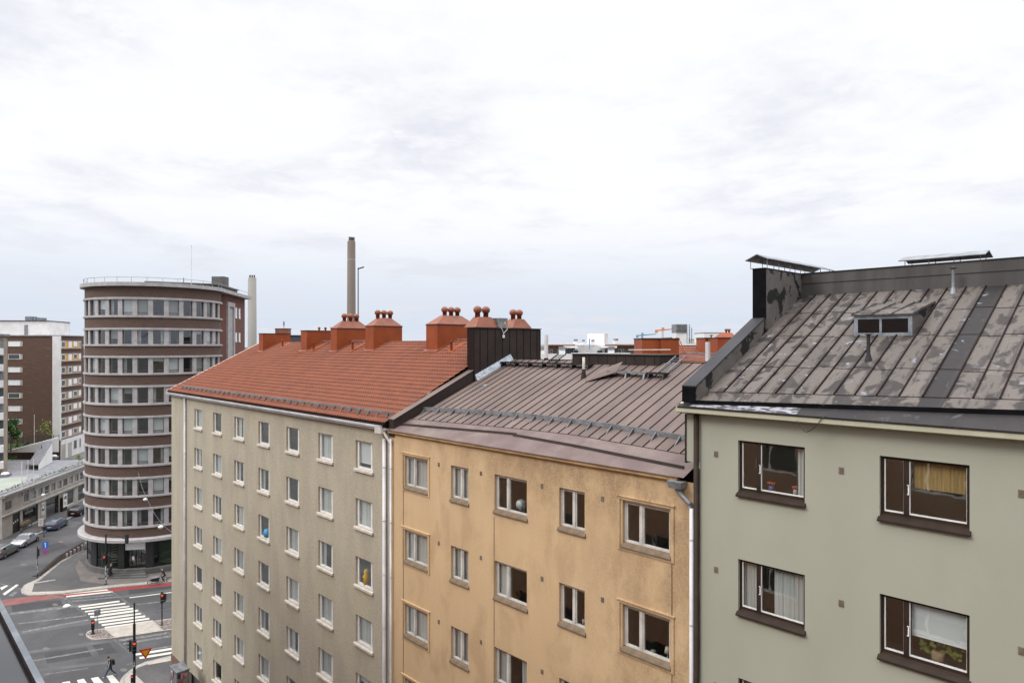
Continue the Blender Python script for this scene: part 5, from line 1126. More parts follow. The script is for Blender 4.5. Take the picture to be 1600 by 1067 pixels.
# plant tower
pt = far_obj('plant_tower', 'pale stair tower with a grey glazed top and a steel ladder frame on the skyline', 'tower', 1068, 120); o_ = (1068-800)*120/F
def px_(p): return (p-800)*120/F-o_
zz = lambda y: CZ-(y-HY)*120/F
mb = MB(); mb.box(px_(1056.5),px_(1073),0,3,0,zz(519.6)); mb.build('wall', M['white_wall'], pt)
mb = MB(); mb.box(px_(1056),px_(1073.2),-.15,3.2,zz(519.5),zz(506.6)); gt = mb.build('glazed_top', M['zinc'], pt)
mb = MB()
for a_, b_ in ((1057,1064),(1065,1072.5)):
    for y0, y1 in ((508,512.6),(513.4,518.6)): mb.box(px_(a_),px_(b_),-.18,-.151,zz(y1),zz(y0))
mb.build('louvre_pane', M['concrete_dark'], gt)
for p_ in (1074.5,1078.5,1082): mb = MB(); mb.tube([(px_(p_),.5,24),(px_(p_),.5,zz(507.5 if p_ < 1080 else 512))], .07, 5); mb.build('ladder_post', M['zinc'], pt)
mb = MB()
for y_ in (508,512,516,520,524,528,532,536): mb.bar((px_(1074.5),.5,zz(y_)),(px_(1080),.5,zz(y_)),.06,.06)
mb.build('ladder_rungs', M['zinc'], pt)
for i, (p0, p1, y0, b, mt, lab) in enumerate(((1100,1136,519.5,150,'white_wall','white box shaped block above the red tiled roof'),(452,470.5,523.6,80,None,'dark blue grey clad block between the red chimneys'),(566,572,523.4,80,None,'narrow dark clad block behind the middle chimneys'),(1047,1054,527,140,'concrete_dark','small dark grey roof plant box between the cranes and the tower'),(1062,1112,536.2,140,'brick_far','low brown brick block on the skyline behind the red roof'),(1087,1094,529.5,200,'concrete','tiny pale roof house on the skyline'))):
    o = far_obj('distant_building', lab, 'building', (p0+p1)/2, b); w_ = (p1-p0)*b/F/2; z1 = CZ-(y0-HY)*b/F
    m_ = M[mt] if mt else (M['navy'] if 'navy' in M else M.setdefault('navy', pmat('navy_cladding', (.045,.042,.065), .5)))
    mb = MB(); mb.box(-w_,w_,0,8,0,z1-.15); mb.build('wall', m_, o); mb = MB(); mb.box(-w_-.05,w_+.05,-.05,8.05,z1-.149,z1); mb.build('roof', M['zinc'] if mt else M['eave_dark'], o)
bc = far_obj('brick_chimney', 'square brick chimney with antenna behind the first red chimney box', 'chimney', 440, 90); mb = MB(); mb.box(-.85,.85,0,1.2,20,29.6); mb.build('shaft', M['red_cap'], bc); mb = MB(); mb.box(-.9,.9,-.05,1.25,29.601,29.68); mb.build('cap', M['brown_sheet'], bc); mb = MB(); mb.tube([(.1,.6,29.6),(.1,.6,30.3)], .04, 6); mb.lathe((.1,.6,30.0), [(.001,0),(.11,.1),(.09,.6),(.001,.7)], 10); mb.build('antenna', M['zinc'], bc)
an = far_obj('roof_antenna', 'small pale antenna cylinder behind the third red chimney box', 'antenna', 517, 90); mb = MB(); mb.lathe((0,0,28), [(.001,0),(.15,0),(.15,1.3),(.001,1.35)], 10); mb.build('radome', M['white_paint'], an); mb = MB(); mb.tube([(0,0,20),(0,0,29.9)], .03, 5); mb.build('mast', M['steel_dark'], an)
# skyline rows far away on both sides
rf = random.Random(21)
for i in range(12):
    px = 120+rf.random()*1350 if i > 8 else 640+rf.random()*560; b = 420+rf.random()*700; w_ = 12+rf.random()*22; h_ = 16+rf.random()*9
    o = far_obj('distant_house', 'flat topped distant block on the far skyline, mostly hidden behind nearer roofs', 'building', px, b, 'distant blocks along the skyline')
    mb = MB(); mb.box(-w_,w_,0,14,0,h_); mb.build('wall', rf.choice((M['concrete'], M['brick_far'], M['stone_band'])), o); mb = MB(); mb.box(-w_-.3,w_+.3,-.3,14.3,h_+.001,h_+.6); mb.build('roof', M['concrete_dark'], o)
# ================================================================== GROUND, ROADS, MARKINGS
Z1 = lambda x, y: ((x)/3.477, 760+y/3.477)       # survey sheet of the crossing -> photo pixels
def poly(name, pts, z, mat, th=None, zz=False):
    P = [g(*p, z) for p in pts]
    a = sum(P[i][0]*P[(i+1)%len(P)][1]-P[(i+1)%len(P)][0]*P[i][1] for i in range(len(P)))
    if a < 0: P.reverse()
    mb = MB()
    if th: mb.prism(P, z-th, z)
    else: mb.quad(*[(x,y,z) for x,y in P])
    return struct(mb.build(name, M[mat] if isinstance(mat, str) else mat))
mb = MB(); mb.quad((-6000,-6000,-.06),(6000,-6000,-.06),(6000,6000,-.06),(-6000,6000,-.06)); struct(mb.build('ground', M['ground']))
mb = MB(); mb.quad((-190,-2,0),(60,-2,0),(60,16.95,0),(-56,16.95,0),(-56,120,0),(-120,160,0),(-190,120,0)); struct(mb.build('road', M['asphalt']))
M['patch_tar'] = vmat('fresh_tar_patch', (.048,.048,.051), (.038,.038,.041), .8, .85, fine=.16, bscale=12)
# corner pavement by the round tower
kerb_line = [Z1(*p) for p in ((455,338),(330,402),(205,500),(160,520),(130,535),(113,560),(118,578),(160,590),(340,580),(590,549),(930,516),(1500,452),(2400,350))]
poly('corner_pavement', kerb_line+[(700,700),(300,760),(170,780)], .12, 'asphalt_walk', .12)
kin = [Z1(*p) for p in ((455,345),(335,410),(215,508),(178,528),(160,545),(150,560),(160,572),(340,566),(585,536),(930,503),(1500,440),(2400,340))]
def band(name, outer, inner, z, mat, th=.125):
    n = min(len(outer), len(inner)); mb = MB(); A_ = [g(*p, z) for p in outer[:n]]; B_q = [g(*p, z) for p in inner[:n]]
    for i in range(n-1): mb.hull8([(*A_[i],z-th),(*A_[i+1],z-th),(*B_q[i+1],z-th),(*B_q[i],z-th)], [(*A_[i],z),(*A_[i+1],z),(*B_q[i+1],z),(*B_q[i],z)])
    return struct(mb.build(name, M[mat]))
band('kerb', kerb_line[:12], kin[:12], .135, 'kerb')
poly('kerb_paving', [Z1(*p) for p in ((128,552),(150,522),(188,520),(172,575),(138,578))], .142, 'ribbed', .01)
poly('kerb_paving', [Z1(*p) for p in ((170,573),(340,566),(560,541),(560,549),(340,577),(165,585))], .146, 'slab', .01)
poly('pavement_patch', [Z1(*p) for p in ((415,430),(445,395),(480,450),(640,490),(800,488),(930,470),(930,500),(600,535),(430,510))], .126, 'slab_dark' if 'slab_dark' in M else 'asphalt_walk')
M['slab_dark'] = vmat('brownish_paving', (.17,.15,.135), (.13,.118,.108), .6, .9, fine=.15)
poly('pavement_paving', [Z1(*p) for p in ((410,440),(430,398),(480,450),(640,480),(930,455),(1500,400),(1500,436),(930,500),(600,534),(440,512))], .130, 'slab_dark')
poly('pavement_line', [Z1(*p) for p in ((188,520),(300,503),(302,508),(190,526))], .133, 'kerb')
# cycle lane
poly('cycle_lane', [Z1(*p) for p in ((-60,628),(35,612),(170,595),(345,583),(345,600),(45,645),(-60,662))], .004, 'cycle_faded')
poly('cycle_lane', [Z1(*p) for p in ((345,583),(600,552),(660,545),(930,520),(1500,456),(1500,474),(930,536),(660,563),(600,572),(345,600))], .005, 'cycle_red')
# crossings
def stripe(pts, mat='marking', z=.010): return poly('crossing_stripe', [Z1(*p) for p in pts], z, mat)
def st2(x0, y0, x1, y1, h, mat='marking'): return stripe(((x0,y0-h/2),(x1,y1-h/2),(x1+3,y1+h/2),(x0+3,y0+h/2)), mat)
for a in ((342,583,585,560,7),(358,597,612,570,7),(378,609,618,586,6,'marking_worn'),(392,623,655,597,7,'marking_worn'),(425,652,648,622,8),(440,664,680,634,8),(460,679,702,649,8),(477,692,722,661,9),(489,708,750,672,10),(512,723,765,688,10),(534,737,788,703,10),(551,752,810,716,9),(568,766,830,730,9)): st2(*a)
for a in ((642,836,905,795,11,'marking_worn'),(667,853,1000,800,9,'marking_worn'),(770,892,1100,838,8,'marking_worn'),(736,911,1100,853,11),(756,930,1100,874,11)): st2(*a)
for p in (((418,1050),(455,1042),(490,1090),(438,1100)),((493,1040),(532,1032),(580,1085),(530,1094)),((578,1028),(612,1022),(662,1078),(616,1086)),((337,1062),(378,1055),(400,1100),(345,1110))): stripe(p, z=.012)
for p in (((0,548),(35,535),(46,537),(8,562)),((14,582),(88,531),(103,533),(26,590)),((46,590),(78,570),(101,571),(68,595))): stripe(p, 'marking' if p[0][0] != 46 else 'marking_worn', z=.013)
def dline(x0, y0, x1, y1, mat='marking_worn'):
    for d in (0, 10): poly('lane_line', [Z1(*p) for p in ((x0+d,y0),(x0+d+4,y0),(x1+d+5,y1),(x1+d,y1))], .014, mat)
dline(574,552,712,650); dline(344,603,462,697); dline(606,824,698,900); dline(745,672,800,708); dline(893,783,960,830)
for x0, y0, x1, y1, h, mt in ((703,603,930,574,4,'marking'),(740,640,1000,612,4,'marking_worn'),(60,690,480,640,12,'marking_worn'),(100,745,470,700,6,'marking_worn'),(120,790,480,722,8,'marking_worn'),(180,945,560,880,7,'marking_worn'),(240,1020,480,985,4,'marking_worn'),(800,1062,930,1042,6,'marking_worn'),(690,965,720,960,3,'marking_worn'),(930,574,1500,500,4,'marking')):
    poly('lane_line', [Z1(*p) for p in ((x0,y0-h/2),(x1,y1-h/2),(x1,y1+h/2),(x0,y0+h/2))], .007, mt)
M['tyre_worn'] = vmat('rubbed_asphalt', (.10,.098,.097), (.075,.074,.075), .5, .8, fine=.15)
for x0, y0, x1, y1, h in ((60,800,700,700,26),(150,900,640,832,16),(180,1000,620,950,14),(0,700,420,640,14),(660,600,930,560,12)):
    poly('worn_track', [Z1(*p) for p in ((x0,y0-h/2),(x1,y1-h/2),(x1,y1+h/2),(x0,y0+h/2))], .0035, 'tyre_worn')
# traffic island
isl = [Z1(*p) for p in ((466,800),(475,787),(495,778),(560,770),(830,729),(935,714),(1300,655),(1300,715),(935,775),(880,783),(620,821),(520,830),(492,826),(470,813))]
poly('traffic_island', isl, .13, 'kerb', .13)
poly('island_cobbles', [Z1(*p) for p in ((472,800),(480,790),(500,782),(568,773),(620,818),(520,825),(495,820))], .134, 'cobble')
poly('island_paving', [Z1(*p) for p in ((572,772),(828,733),(878,780),(624,817))], .134, 'slab')
poly('island_cobbles', [Z1(*p) for p in ((838,732),(935,718),(1300,660),(1300,712),(935,771),(886,778))], .134, 'cobble')
# pavement at the grey house corner
cor = [Z1(*p) for p in ((646,1085),(652,1052),(668,1028),(700,1000),(740,972),(790,950),(930,916),(1400,830),(1400,1500),(640,1500))]
poly('corner_pavement', cor, .12, 'asphalt_walk', .12)
band('kerb', cor[:8], [Z1(*p) for p in ((668,1085),(672,1060),(686,1036),(714,1008),(750,982),(798,965),(930,945),(1400,862))], .135, 'kerb')
poly('kerb_paving', [Z1(*p) for p in ((795,955),(930,924),(930,945),(806,967))], .14, 'slab')
poly('kerb_paving', [Z1(*p) for p in ((670,1085),(680,1040),(705,1012),(722,1008),(785,1067),(800,1085))], .14, 'ribbed')
poly('manhole_cover', [(Z1(672+20*math.cos(t), 995+9*math.sin(t))) for t in [k*.449 for k in range(14)]], .012, 'slab_dark')
for cx_, cy_, rx_, ry_ in ((130,424,18,6),(300,640,16,6),(440,802,14,6),(250,880,18,8),(330,300,14,5)):
    poly('manhole_cover', [Z1(cx_+rx_*math.cos(k*.449), cy_+ry_*math.sin(k*.449)) for k in range(14)], .011, 'slab_dark')
for pts_ in (((60,640),(330,615),(345,655),(70,690)),((240,905),(470,870),(500,920),(255,960)),((700,560),(930,540),(930,562),(700,584)),((210,330),(330,300),(370,330),(230,370)),((500,860),(590,845),(640,900),(540,915))):
    poly('road_patch', [Z1(*p) for p in pts_], .0028, 'patch_tar')
# far pavement under the shops
P = [Vector(P0)-e*12, Vector(P1)+e*40]; inn = Vector((-e.y, e.x)); kd = (Vector(g(61,834))-Vector(P0)).dot(-inn)
mb = MB(); q = [P[0]-inn*kd, P[1]-inn*kd, P[1]+inn*1, P[0]+inn*1]; mb.prism([(v.x,v.y) for v in q], 0, .12); struct(mb.build('shop_pavement', M['asphalt_walk']))
mb = MB(); q = [P[0]-inn*(kd+.12), P[1]-inn*(kd+.12), P[1]-inn*(kd-.12), P[0]-inn*(kd-.12)]; mb.prism([(v.x,v.y) for v in q], 0, .135); struct(mb.build('kerb', M['kerb']))
poly('road_patch', [(68,818),(100,812),(128,816),(118,823),(70,828)], .003, 'tyre_worn')
# own-side pavement and pavement below the row
mb = MB(); mb.box(-60,60,-3,2.2,.0,.12); struct(mb.build('near_pavement', M['asphalt_walk']))
mb = MB(); mb.box(-55,60,13.9,16.99,.0,.12); struct(mb.build('row_pavement', M['asphalt_walk']))

# low retaining wall beside the slope
rw = thing('retaining_wall', 'low brown coped retaining wall curving along the side street kerb', 'wall', (*g(90,880), 0)); ro = tuple(rw.location)
base = [g(*Z1(*p)) for p in ((190,492),(215,488),(260,455),(330,402),(455,340))]; hs = [.06,.16,.36,.58,.86]
mb, cp = MB(ro), MB(ro); nv = inn*.25
for i in range(4):
    (a, b), (ha, hb) = base[i:i+2], hs[i:i+2]
    f = lambda p, z, k=0: (p[0]+nv.x*k, p[1]+nv.y*k, z)
    mb.hull8([f(a,0),f(b,0),f(b,0,1),f(a,0,1)], [f(a,ha),f(b,hb),f(b,hb,1),f(a,ha,1)])
    cp.hull8([f(a,ha+.001,-.2),f(b,hb+.001,-.2),f(b,hb+.001,1.3),f(a,ha+.001,1.3)], [f(a,ha+.05,-.2),f(b,hb+.05,-.2),f(b,hb+.05,1.3),f(a,ha+.05,1.3)])
mb.build('wall', M['concrete'], rw); cp.build('coping', M['brown_sheet'], rw)
for i in range(6):
    x = 3.0*i/6+.6; t = 1-i/7; p = Vector(base[4]).lerp(Vector(base[3]), i/6); mb = MB(ro); hh = .86-.045*i; mb.box(p.x-.12-nv.x,p.x+.12-nv.x,p.y-.12-nv.y*1,p.y+.12-nv.y*1,0,hh); mb.build('pilaster', M['stone_band'], rw)

# ================================================================== SIGNALS AND SIGNS
def lamp_head(parent, x, y, z, ang, lit='top', s=1.0):
    """three-lens signal head facing direction ang"""
    c_, s_ = math.cos(ang), math.sin(ang); F_ = lambda f, l, zz: (x+c_*f-s_*l, y+s_*f+c_*l, zz)
    mb = MB(); w_ = .15*s; h = .95*s; d = .2*s
    mb.hull8([F_(0,-w_,z),F_(d,-w_,z),F_(d,w_,z),F_(0,w_,z)], [F_(0,-w_,z+h),F_(d,-w_,z+h),F_(d,w_,z+h),F_(0,w_,z+h)])
    for k in range(3):   # visors
        zc = z+h*(.18+.32*k)
        mb.hull8([F_(d,-w_*.8,zc+.09*s),F_(d+.16*s,-w_*.8,zc+.07*s),F_(d+.16*s,w_*.8,zc+.07*s),F_(d,w_*.8,zc+.09*s)], [F_(d,-w_*.7,zc+.13*s),F_(d+.16*s,-w_*.7,zc+.11*s),F_(d+.16*s,w_*.7,zc+.11*s),F_(d,w_*.7,zc+.13*s)])
    o = mb.build('signal_head', M['black_paint'], parent)
    for k, nm in enumerate(('green','amber','red')):
        zc = z+h*(.18+.32*k); mb = MB(); n = 12; mb.add([F_(d+.012,.105*s*math.cos(t*6.283/n),zc+.105*s*math.sin(t*6.283/n)) for t in range(n)], [tuple(range(n))])
        mb.build('lens', M['lamp_red'] if (lit and nm == 'red') else M['dead_lens'], o)
    return o
M['dead_lens'] = pmat('unlit_lens', (.02,.025,.02), .2)
M['sticker'] = vmat('sticker_patches', (.5,.5,.52), (.06,.06,.07), 9, .6, (1,1,.6), lo=.45, hi=.5)
toCam = math.atan2(-C2W(-40,70)[1], -C2W(-40,70)[0])
def pole(parent, off, x, y, h, r, mat='black_paint', z0=.12): mb = MB(off); mb.lathe((x,y,z0), [(r*1.9,0),(r*1.9,.08),(r,.12),(r,h),(.001,h+.02)], 12); return mb.build('pole', M[mat], parent, smooth=False)
def signal(name, label, px, py, b=None, grp=None):
    x, y = g(px, py, .12); return thing(name, label, 'traffic light', (x, y, 0), 0, grp or 'traffic lights at the crossing')
# mast arm signal at the tower corner
s1 = signal('traffic_light', 'tall black traffic light with a mast arm in front of the round tower', 165.4, 912.4); pole(s1, (0,0,0), 0, 0, 5.75, .085)
mb = MB(); r2w = C2W(1,0); a = Vector((r2w[0], r2w[1], 0)); mb.tube([(0,0,5.8), tuple(a*1.1+Vector((0,0,5.7))), tuple(a*2.2+Vector((0,0,5.3)))], .045, 8); mb.build('mast_arm', M['black_paint'], s1)
lamp_head(s1, a.x*2.3, a.y*2.3, 4.75, toCam+2.3, None, 1.1); lamp_head(s1, -a.x*.25, -a.y*.25, 2.5, toCam+.2, 'r', 1.0); lamp_head(s1, a.x*.22, a.y*.22, 2.4, toCam+1.6, None, 1.0)
mb = MB(); mb.lathe((0,0,.25), [(.09,0),(.09,2.1)], 12); mb.build('sticker_wrap', M['sticker'], s1)
s2_ = signal('traffic_light', 'black traffic light on the cobbled end of the island by the grey house', 253, 976.6); pole(s2_, (0,0,0), 0, 0, 3.3, .06); lamp_head(s2_, .02, 0, 2.35, toCam, 'r', 1.0)
lamp_head(s2_, a.x*.2, a.y*.2, 2.45, toCam+1.8, None, .8)
s3 = signal('traffic_light', 'short black pedestrian signal on the rounded tip of the island', 145.2, 990); pole(s3, (0,0,0), 0, 0, .5, .09); lamp_head(s3, .0, 0, .55, toCam, 'r', .95)
sp_ = thing('sign_post', 'thin grey post with a small edge-on sign on the island tip', 'sign', (*g(152,988,.12), 0)); mb = MB(); mb.tube([(0,0,.1),(0,0,2.3)], .03, 8); mb.build('pole', M['zinc'], sp_); mb = MB(); mb.box(-.05,.10,-.25,.25,1.75,2.3); mb.build('sign_plate', M['zinc'], sp_)
# foreground signal with yield sign
s4 = signal('traffic_light', 'tall black traffic light pole in the foreground carrying a give way sign', 209.8, 1086); pole(s4, (0,0,0), 0, 0, 5.6, .10); mb = MB(); mb.lathe((0,0,5.7), [(.055,0),(.055,1.55),(.08,1.56),(.05,1.66),(.001,1.68)], 12); mb.build('upper_pole', M['black_paint'], s4)
lamp_head(s4, .06*math.cos(toCam), .06*math.sin(toCam), 3.5, toCam, 'r', 1.0); lamp_head(s4, -a.x*.2, -a.y*.2, 3.6, toCam-1.6, None, .9)
lamp_head(s4, -a.x*.17, -a.y*.17, 1.15, toCam-.1, 'r', .62)
mb = MB(); mb.lathe((0,0,.3), [(.104,0),(.104,.7)], 12); mb.lathe((0,0,2.3), [(.104,0),(.104,.6)], 12); mb.build('sticker_wrap', M['sticker'], s4)
def disc(mb, c, ax, r, n=24, dep=0, up=(0,0,1)):
    mb.add([tuple(Vector(c)+ax*r*math.cos(6.283*k/n)+Vector(up)*r*math.sin(6.283*k/n)) for k in range(n)], [tuple(range(n))])
fw = -Vector((*C2W(0,1),0)); fw = Vector((math.cos(toCam), math.sin(toCam), 0)); rt2 = Vector((-fw.y, fw.x, 0))
if rt2.dot(a) < 0: rt2 = -rt2
sr, sy, sb_, sw_ = pmat('sign_red', (.62,.03,.02), .4), pmat('sign_yellow', (.80,.42,.02), .4), pmat('sign_blue', (.03,.16,.55), .4), pmat('sign_white', (.8,.8,.8), .4)
c0 = rt2*.78+fw*.1
mb = MB(); tri = [c0+rt2*.46+Vector((0,0,3.62)), c0-rt2*.46+Vector((0,0,3.62)), c0+Vector((0,0,2.82))]; mb.hull8([tuple(v) for v in tri], [tuple(v-fw*.03) for v in tri]); ys = mb.build('give_way_sign', sr, s4)
tri = [c0+rt2*.27+Vector((0,0,3.51)), c0-rt2*.27+Vector((0,0,3.51)), c0+Vector((0,0,3.03))]; mb = MB(); mb.quad(*[tuple(v+fw*.008) for v in tri]); mb.build('sign_centre', sy, ys)
mb = MB(); mb.bar((0,0,3.4), tuple(c0-fw*.04+Vector((0,0,3.4))), .03, .03); mb.build('sign_bracket', M['black_paint'], ys)
# sign pole at the side street corner
s5 = signal('traffic_light', 'traffic light pole with blue one way and no parking signs at the side street corner', 58.4, 901); pole(s5, (0,0,0), 0, 0, 3.55, .06)
lamp_head(s5, -.02, 0, 2.55, toCam+1.9, None, .9); mb = MB(); mb.lathe((0,0,.4), [(.065,0),(.065,1.9)], 10); mb.build('sticker_wrap', M['sticker'], s5)
c0 = rt2*.78+fw*.05; mb = MB(); q = [c0+rt2*.32*i+Vector((0,0,3.78+.38*j)) for i, j in ((-1,-1),(1,-1),(1,1),(-1,1))]; mb.hull8([tuple(v) for v in q], [tuple(v-fw*.03) for v in q]); o = mb.build('one_way_sign', sb_, s5)
mb = MB(); P_ = lambda x, z: tuple(c0+rt2*x+fw*.008+Vector((0,0,z))); mb.quad(P_(-.03,3.50),P_(.06,3.50),P_(.06,4.05),P_(-.03,4.05)); mb.quad(P_(-.03,4.05),P_(-.15,3.96),P_(-.15,3.90),P_(-.03,3.96)); mb.build('sign_symbol', sw_, o)
mb = MB(); n = 24; ring_ = [c0+rt2*.33*math.cos(6.283*k/n)+Vector((0,0,3.02+.33*math.sin(6.283*k/n))) for k in range(n)]; mb.hull8([tuple(v) for v in ring_], [tuple(v-fw*.03) for v in ring_]); o = mb.build('no_parking_sign', sr, s5)
mb = MB(); mb.add([tuple(c0+fw*.008+rt2*.25*math.cos(6.283*k/n)+Vector((0,0,3.02+.25*math.sin(6.283*k/n)))) for k in range(n)], [tuple(range(n))]); mb.build('sign_centre', sb_, o)
mb = MB(); mb.quad(*[tuple(c0+fw*.014+rt2*x+Vector((0,0,3.02+z))) for x, z in ((-.21,.15),(-.15,.21),(.21,-.15),(.15,-.21))]); mb.build('sign_bar', sr, o)
mb = MB(); mb.tube([tuple(c0-fw*.05+Vector((0,0,2.6))), tuple(c0-fw*.05+Vector((0,0,4.1)))], .02, 6)
for z_ in (2.65,3.4): mb.bar((0,0,z_), tuple(c0-fw*.05+Vector((0,0,z_))), .02, .02)
mb.build('sign_bracket', M['zinc'], s5)

# ================================================================== SUSPENDED STREET LAMPS AND WIRES
def hang(px, py, b, lab):
    x, y, z_ = at(px, py, b); o = thing('hanging_street_lamp', lab, 'street lamp', (x, y, z_), 0, 'lamps hanging on cables over the streets')
    mb = MB(); mb.lathe((0,0,0), [(.001,.16),(.09,.15),(.2,.08),(.26,0),(.22,-.04)], 16); mb.build('lamp_shade', M['white_paint'], o, smooth=True)
    mb = MB(); mb.lathe((0,0,-.05), [(.22,.01),(.19,-.08),(.08,-.13),(.001,-.14)], 16); mb.build('lamp_bowl', M['blind'], o, smooth=True)
    mb = MB(); mb.tube([(0,0,.15),(0,0,.5)], .02, 6); mb.build('hanger', M['zinc'], o); return (x, y, z_+.5)
h1 = hang(227, 780, 79, 'white hanging lamp high in front of the round tower'); h2 = hang(251, 823, 67.5, 'white hanging lamp lower down beside the grey house corner')
h3 = hang(104.5, 947, 47.2, 'white hanging lamp seen over the crossing'); h4 = hang(68, 773, 84, 'white hanging lamp in front of the shop building')
def wire(lab, pts, r=.012, sag=.25):
    q = []
    for i in range(len(pts)-1):
        a_, b_ = Vector(pts[i]), Vector(pts[i+1])
        for k in range(9): t = k/8; q.append(tuple(a_.lerp(b_, t)-Vector((0,0,sag*4*t*(1-t)))))
    q = [q[0]]+[v for u, v in zip(q, q[1:]) if (Vector(u)-Vector(v)).length > 1e-4]
    mb = MB(); mb.tube(q, r, 4); tag(mb.build('overhead_wire', M['zinc'], None), lab, 'wire')
wire('thin cable joining the lamp by the round tower to the one by the grey house', [(GX0,18,12.5), h2, h1, at(216,738,81)], .016)
wire('thin cable crossing above the crossing that carries the nearest hanging lamp', [(GX0,17.2,8.8), h3, (-100,-8,10.5)], .010)
wire('thin cable over the side street carrying the lamp in front of the shops', [at(30,790,97), h4, at(130,770,86)], .010)
wire('tram contact wire above the upper crossing', [at(-40,1010,40), at(125,957,56), at(300,930,66)], .011, .05)
wire('second tram wire running beside the first over the island', [at(-40,1035,40), at(140,968,56), at(300,945,64)], .011, .05)
wire('thin cable spanning from the grey facade down over the street', [(-46.5,16.95,7.0), (-38,9,4.2), (-26,-1,1.2+8)], .010, .6)

# ================================================================== CARS
def loft(stations, cross):  # stations -> list of loops
    mb = MB(); loops = [cross(s) for s in stations]; n = len(loops[0]); vs = [v for l in loops for v in l]
    return vs, n, len(loops)
def make_car(label, kind, col, x, y, rz, grp='cars parked and waiting along the side street'):
    o = thing('parked_car', label, 'car', (x, y, 0), rz, grp); W_ = .88
    if kind == 'sedan':  S_ = [(-2.25,.42,.86,.88,.62),(-2.15,.24,.95,.98,.80),(-1.75,.2,.98,1.02,.84),(-1.55,.2,.98,1.06,.84),(-.95,.2,.96,1.36,.86),(-.3,.2,.95,1.44,.88),(.45,.2,.93,1.40,.88),(1.25,.2,.90,.98,.87),(1.9,.2,.80,.84,.84),(2.2,.26,.66,.70,.74),(2.28,.38,.55,.57,.6)]; cab = (3,7)
    elif kind == 'wagon': S_ = [(-2.3,.42,.90,.93,.66),(-2.22,.26,1.0,1.08,.82),(-2.0,.2,1.0,1.38,.86),(-1.2,.2,.98,1.48,.88),(-.3,.2,.97,1.50,.88),(.4,.2,.95,1.45,.88),(1.2,.2,.92,1.0,.87),(1.85,.2,.82,.86,.84),(2.18,.26,.68,.72,.74),(2.28,.38,.56,.58,.6)]; cab = (1,6)
    else: S_ = [(-2.05,.42,.92,.95,.66),(-1.98,.26,1.0,1.08,.82),(-1.7,.2,1.0,1.34,.86),(-1.1,.2,.98,1.45,.88),(-.3,.2,.97,1.48,.88),(.35,.2,.95,1.42,.88),(1.1,.2,.92,1.0,.87),(1.65,.2,.83,.87,.84),(1.95,.26,.68,.72,.74),(2.05,.38,.56,.58,.6)]; cab = (1,6)
    def sec(s):
        x_, zb_, zbelt, zr_, w_ = s; rw_ = w_*.80 if zr_-zbelt > .15 else w_*.93
        return [(w_*.9,zb_),(w_,zb_+.14),(w_*1.0,(zb_+zbelt)/2),(w_*.97,zbelt),(rw_,zr_-.05 if zr_-zbelt>.15 else zr_-.01),(rw_*.8,zr_),(0,zr_+.03)]
    verts = []; n = 13
    for s in S_:
        h_ = sec(s); l = [(s[0],a_,b_) for a_,b_ in h_]+[(s[0],-a_,b_) for a_,b_ in reversed(h_[:-1])]; verts += l
    body, glass = [], []
    for i in range(len(S_)-1):
        for k in range(n-1):
            f_ = (i*n+k, (i+1)*n+k, (i+1)*n+k+1, i*n+k+1)
            cabin = cab[0] <= i < cab[1]; side = k in (3, 8); first_ = i == cab[0]; last = i == cab[1]-1
            if cabin and side and not (first_ or last): glass.append(f_)
            elif cabin and (first_ or last) and k in (4,5,6,7): glass.append(f_)
            else: body.append(f_)
        body.append((i*n+12,(i+1)*n+12,(i+1)*n,i*n))
    body.append(tuple(range(n))); body.append(tuple(range((len(S_)-1)*n+n-1,(len(S_)-1)*n-1,-1)))
    paint = pmat('car_paint_'+kind, col, .25, .6, .35); paint.node_tree.nodes['Principled BSDF'].inputs['Coat Weight'].default_value = .5
    mb = MB(); mb.add(verts, body); b_ = mb.build('body', paint, o)
    mb = MB(); mb.add(verts, glass); mb.build('window', M['car_glass'], o)
    bm_ = MB()
    for i in range(cab[0]+2, cab[1]-1):    # door pillars
        for s_ in (1,-1): st_ = S_[i]; h_ = sec(st_); bm_.bar((st_[0],s_*(h_[3][0]+.005),h_[3][1]),(st_[0],s_*(h_[4][0]+.005),h_[4][1]),.05,.02)
    if bm_.v: bm_.build('pillar', paint, b_)
    ln = S_[-1][0]; fr, rr = ln-.85, S_[0][0]+.80
    for wx in (fr, rr):
        for s_ in (1,-1):
            mb = MB(); c_ = (wx, s_*.80, .31); N_ = 18
            def ringp(r_, yy): return [(c_[0]+r_*math.cos(6.283*k/N_), yy, c_[2]+r_*math.sin(6.283*k/N_)) for k in range(N_)]
            mb.hull8(ringp(.31,s_*.70), ringp(.31,s_*.90)); wh = mb.build('wheel', M['tyre'], o); mb = MB(); mb.hull8(ringp(.20,s_*.901), ringp(.18,s_*.915)); mb.build('rim', M['zinc_new'], wh)
            mb = MB(); mb.hull8(ringp(.37,s_*.60), ringp(.37,s_*.885)); mb.build('wheel_arch', M['black_paint'], b_)
    for s_ in (1,-1):
        mb = MB(); mb.hull8([(ln-.22,s_*.45,.62),(ln-.06,s_*.42,.60),(ln-.20,s_*.74,.66),(ln-.42,s_*.78,.72)], [(ln-.24,s_*.45,.74),(ln-.12,s_*.42,.70),(ln-.22,s_*.76,.76),(ln-.45,s_*.80,.82)]); mb.build('headlight', M['blind'], o)
        x0 = S_[0][0]; mb = MB(); mb.box(x0-.02,x0+.16,s_*.52,s_*.83,.76,.93); mb.build('taillight', M['tail'], o)
        mb = MB(); mb.box(.78,.92,s_*.90,s_*1.03,.95,1.08); mb.build('wing_mirror', paint, o)
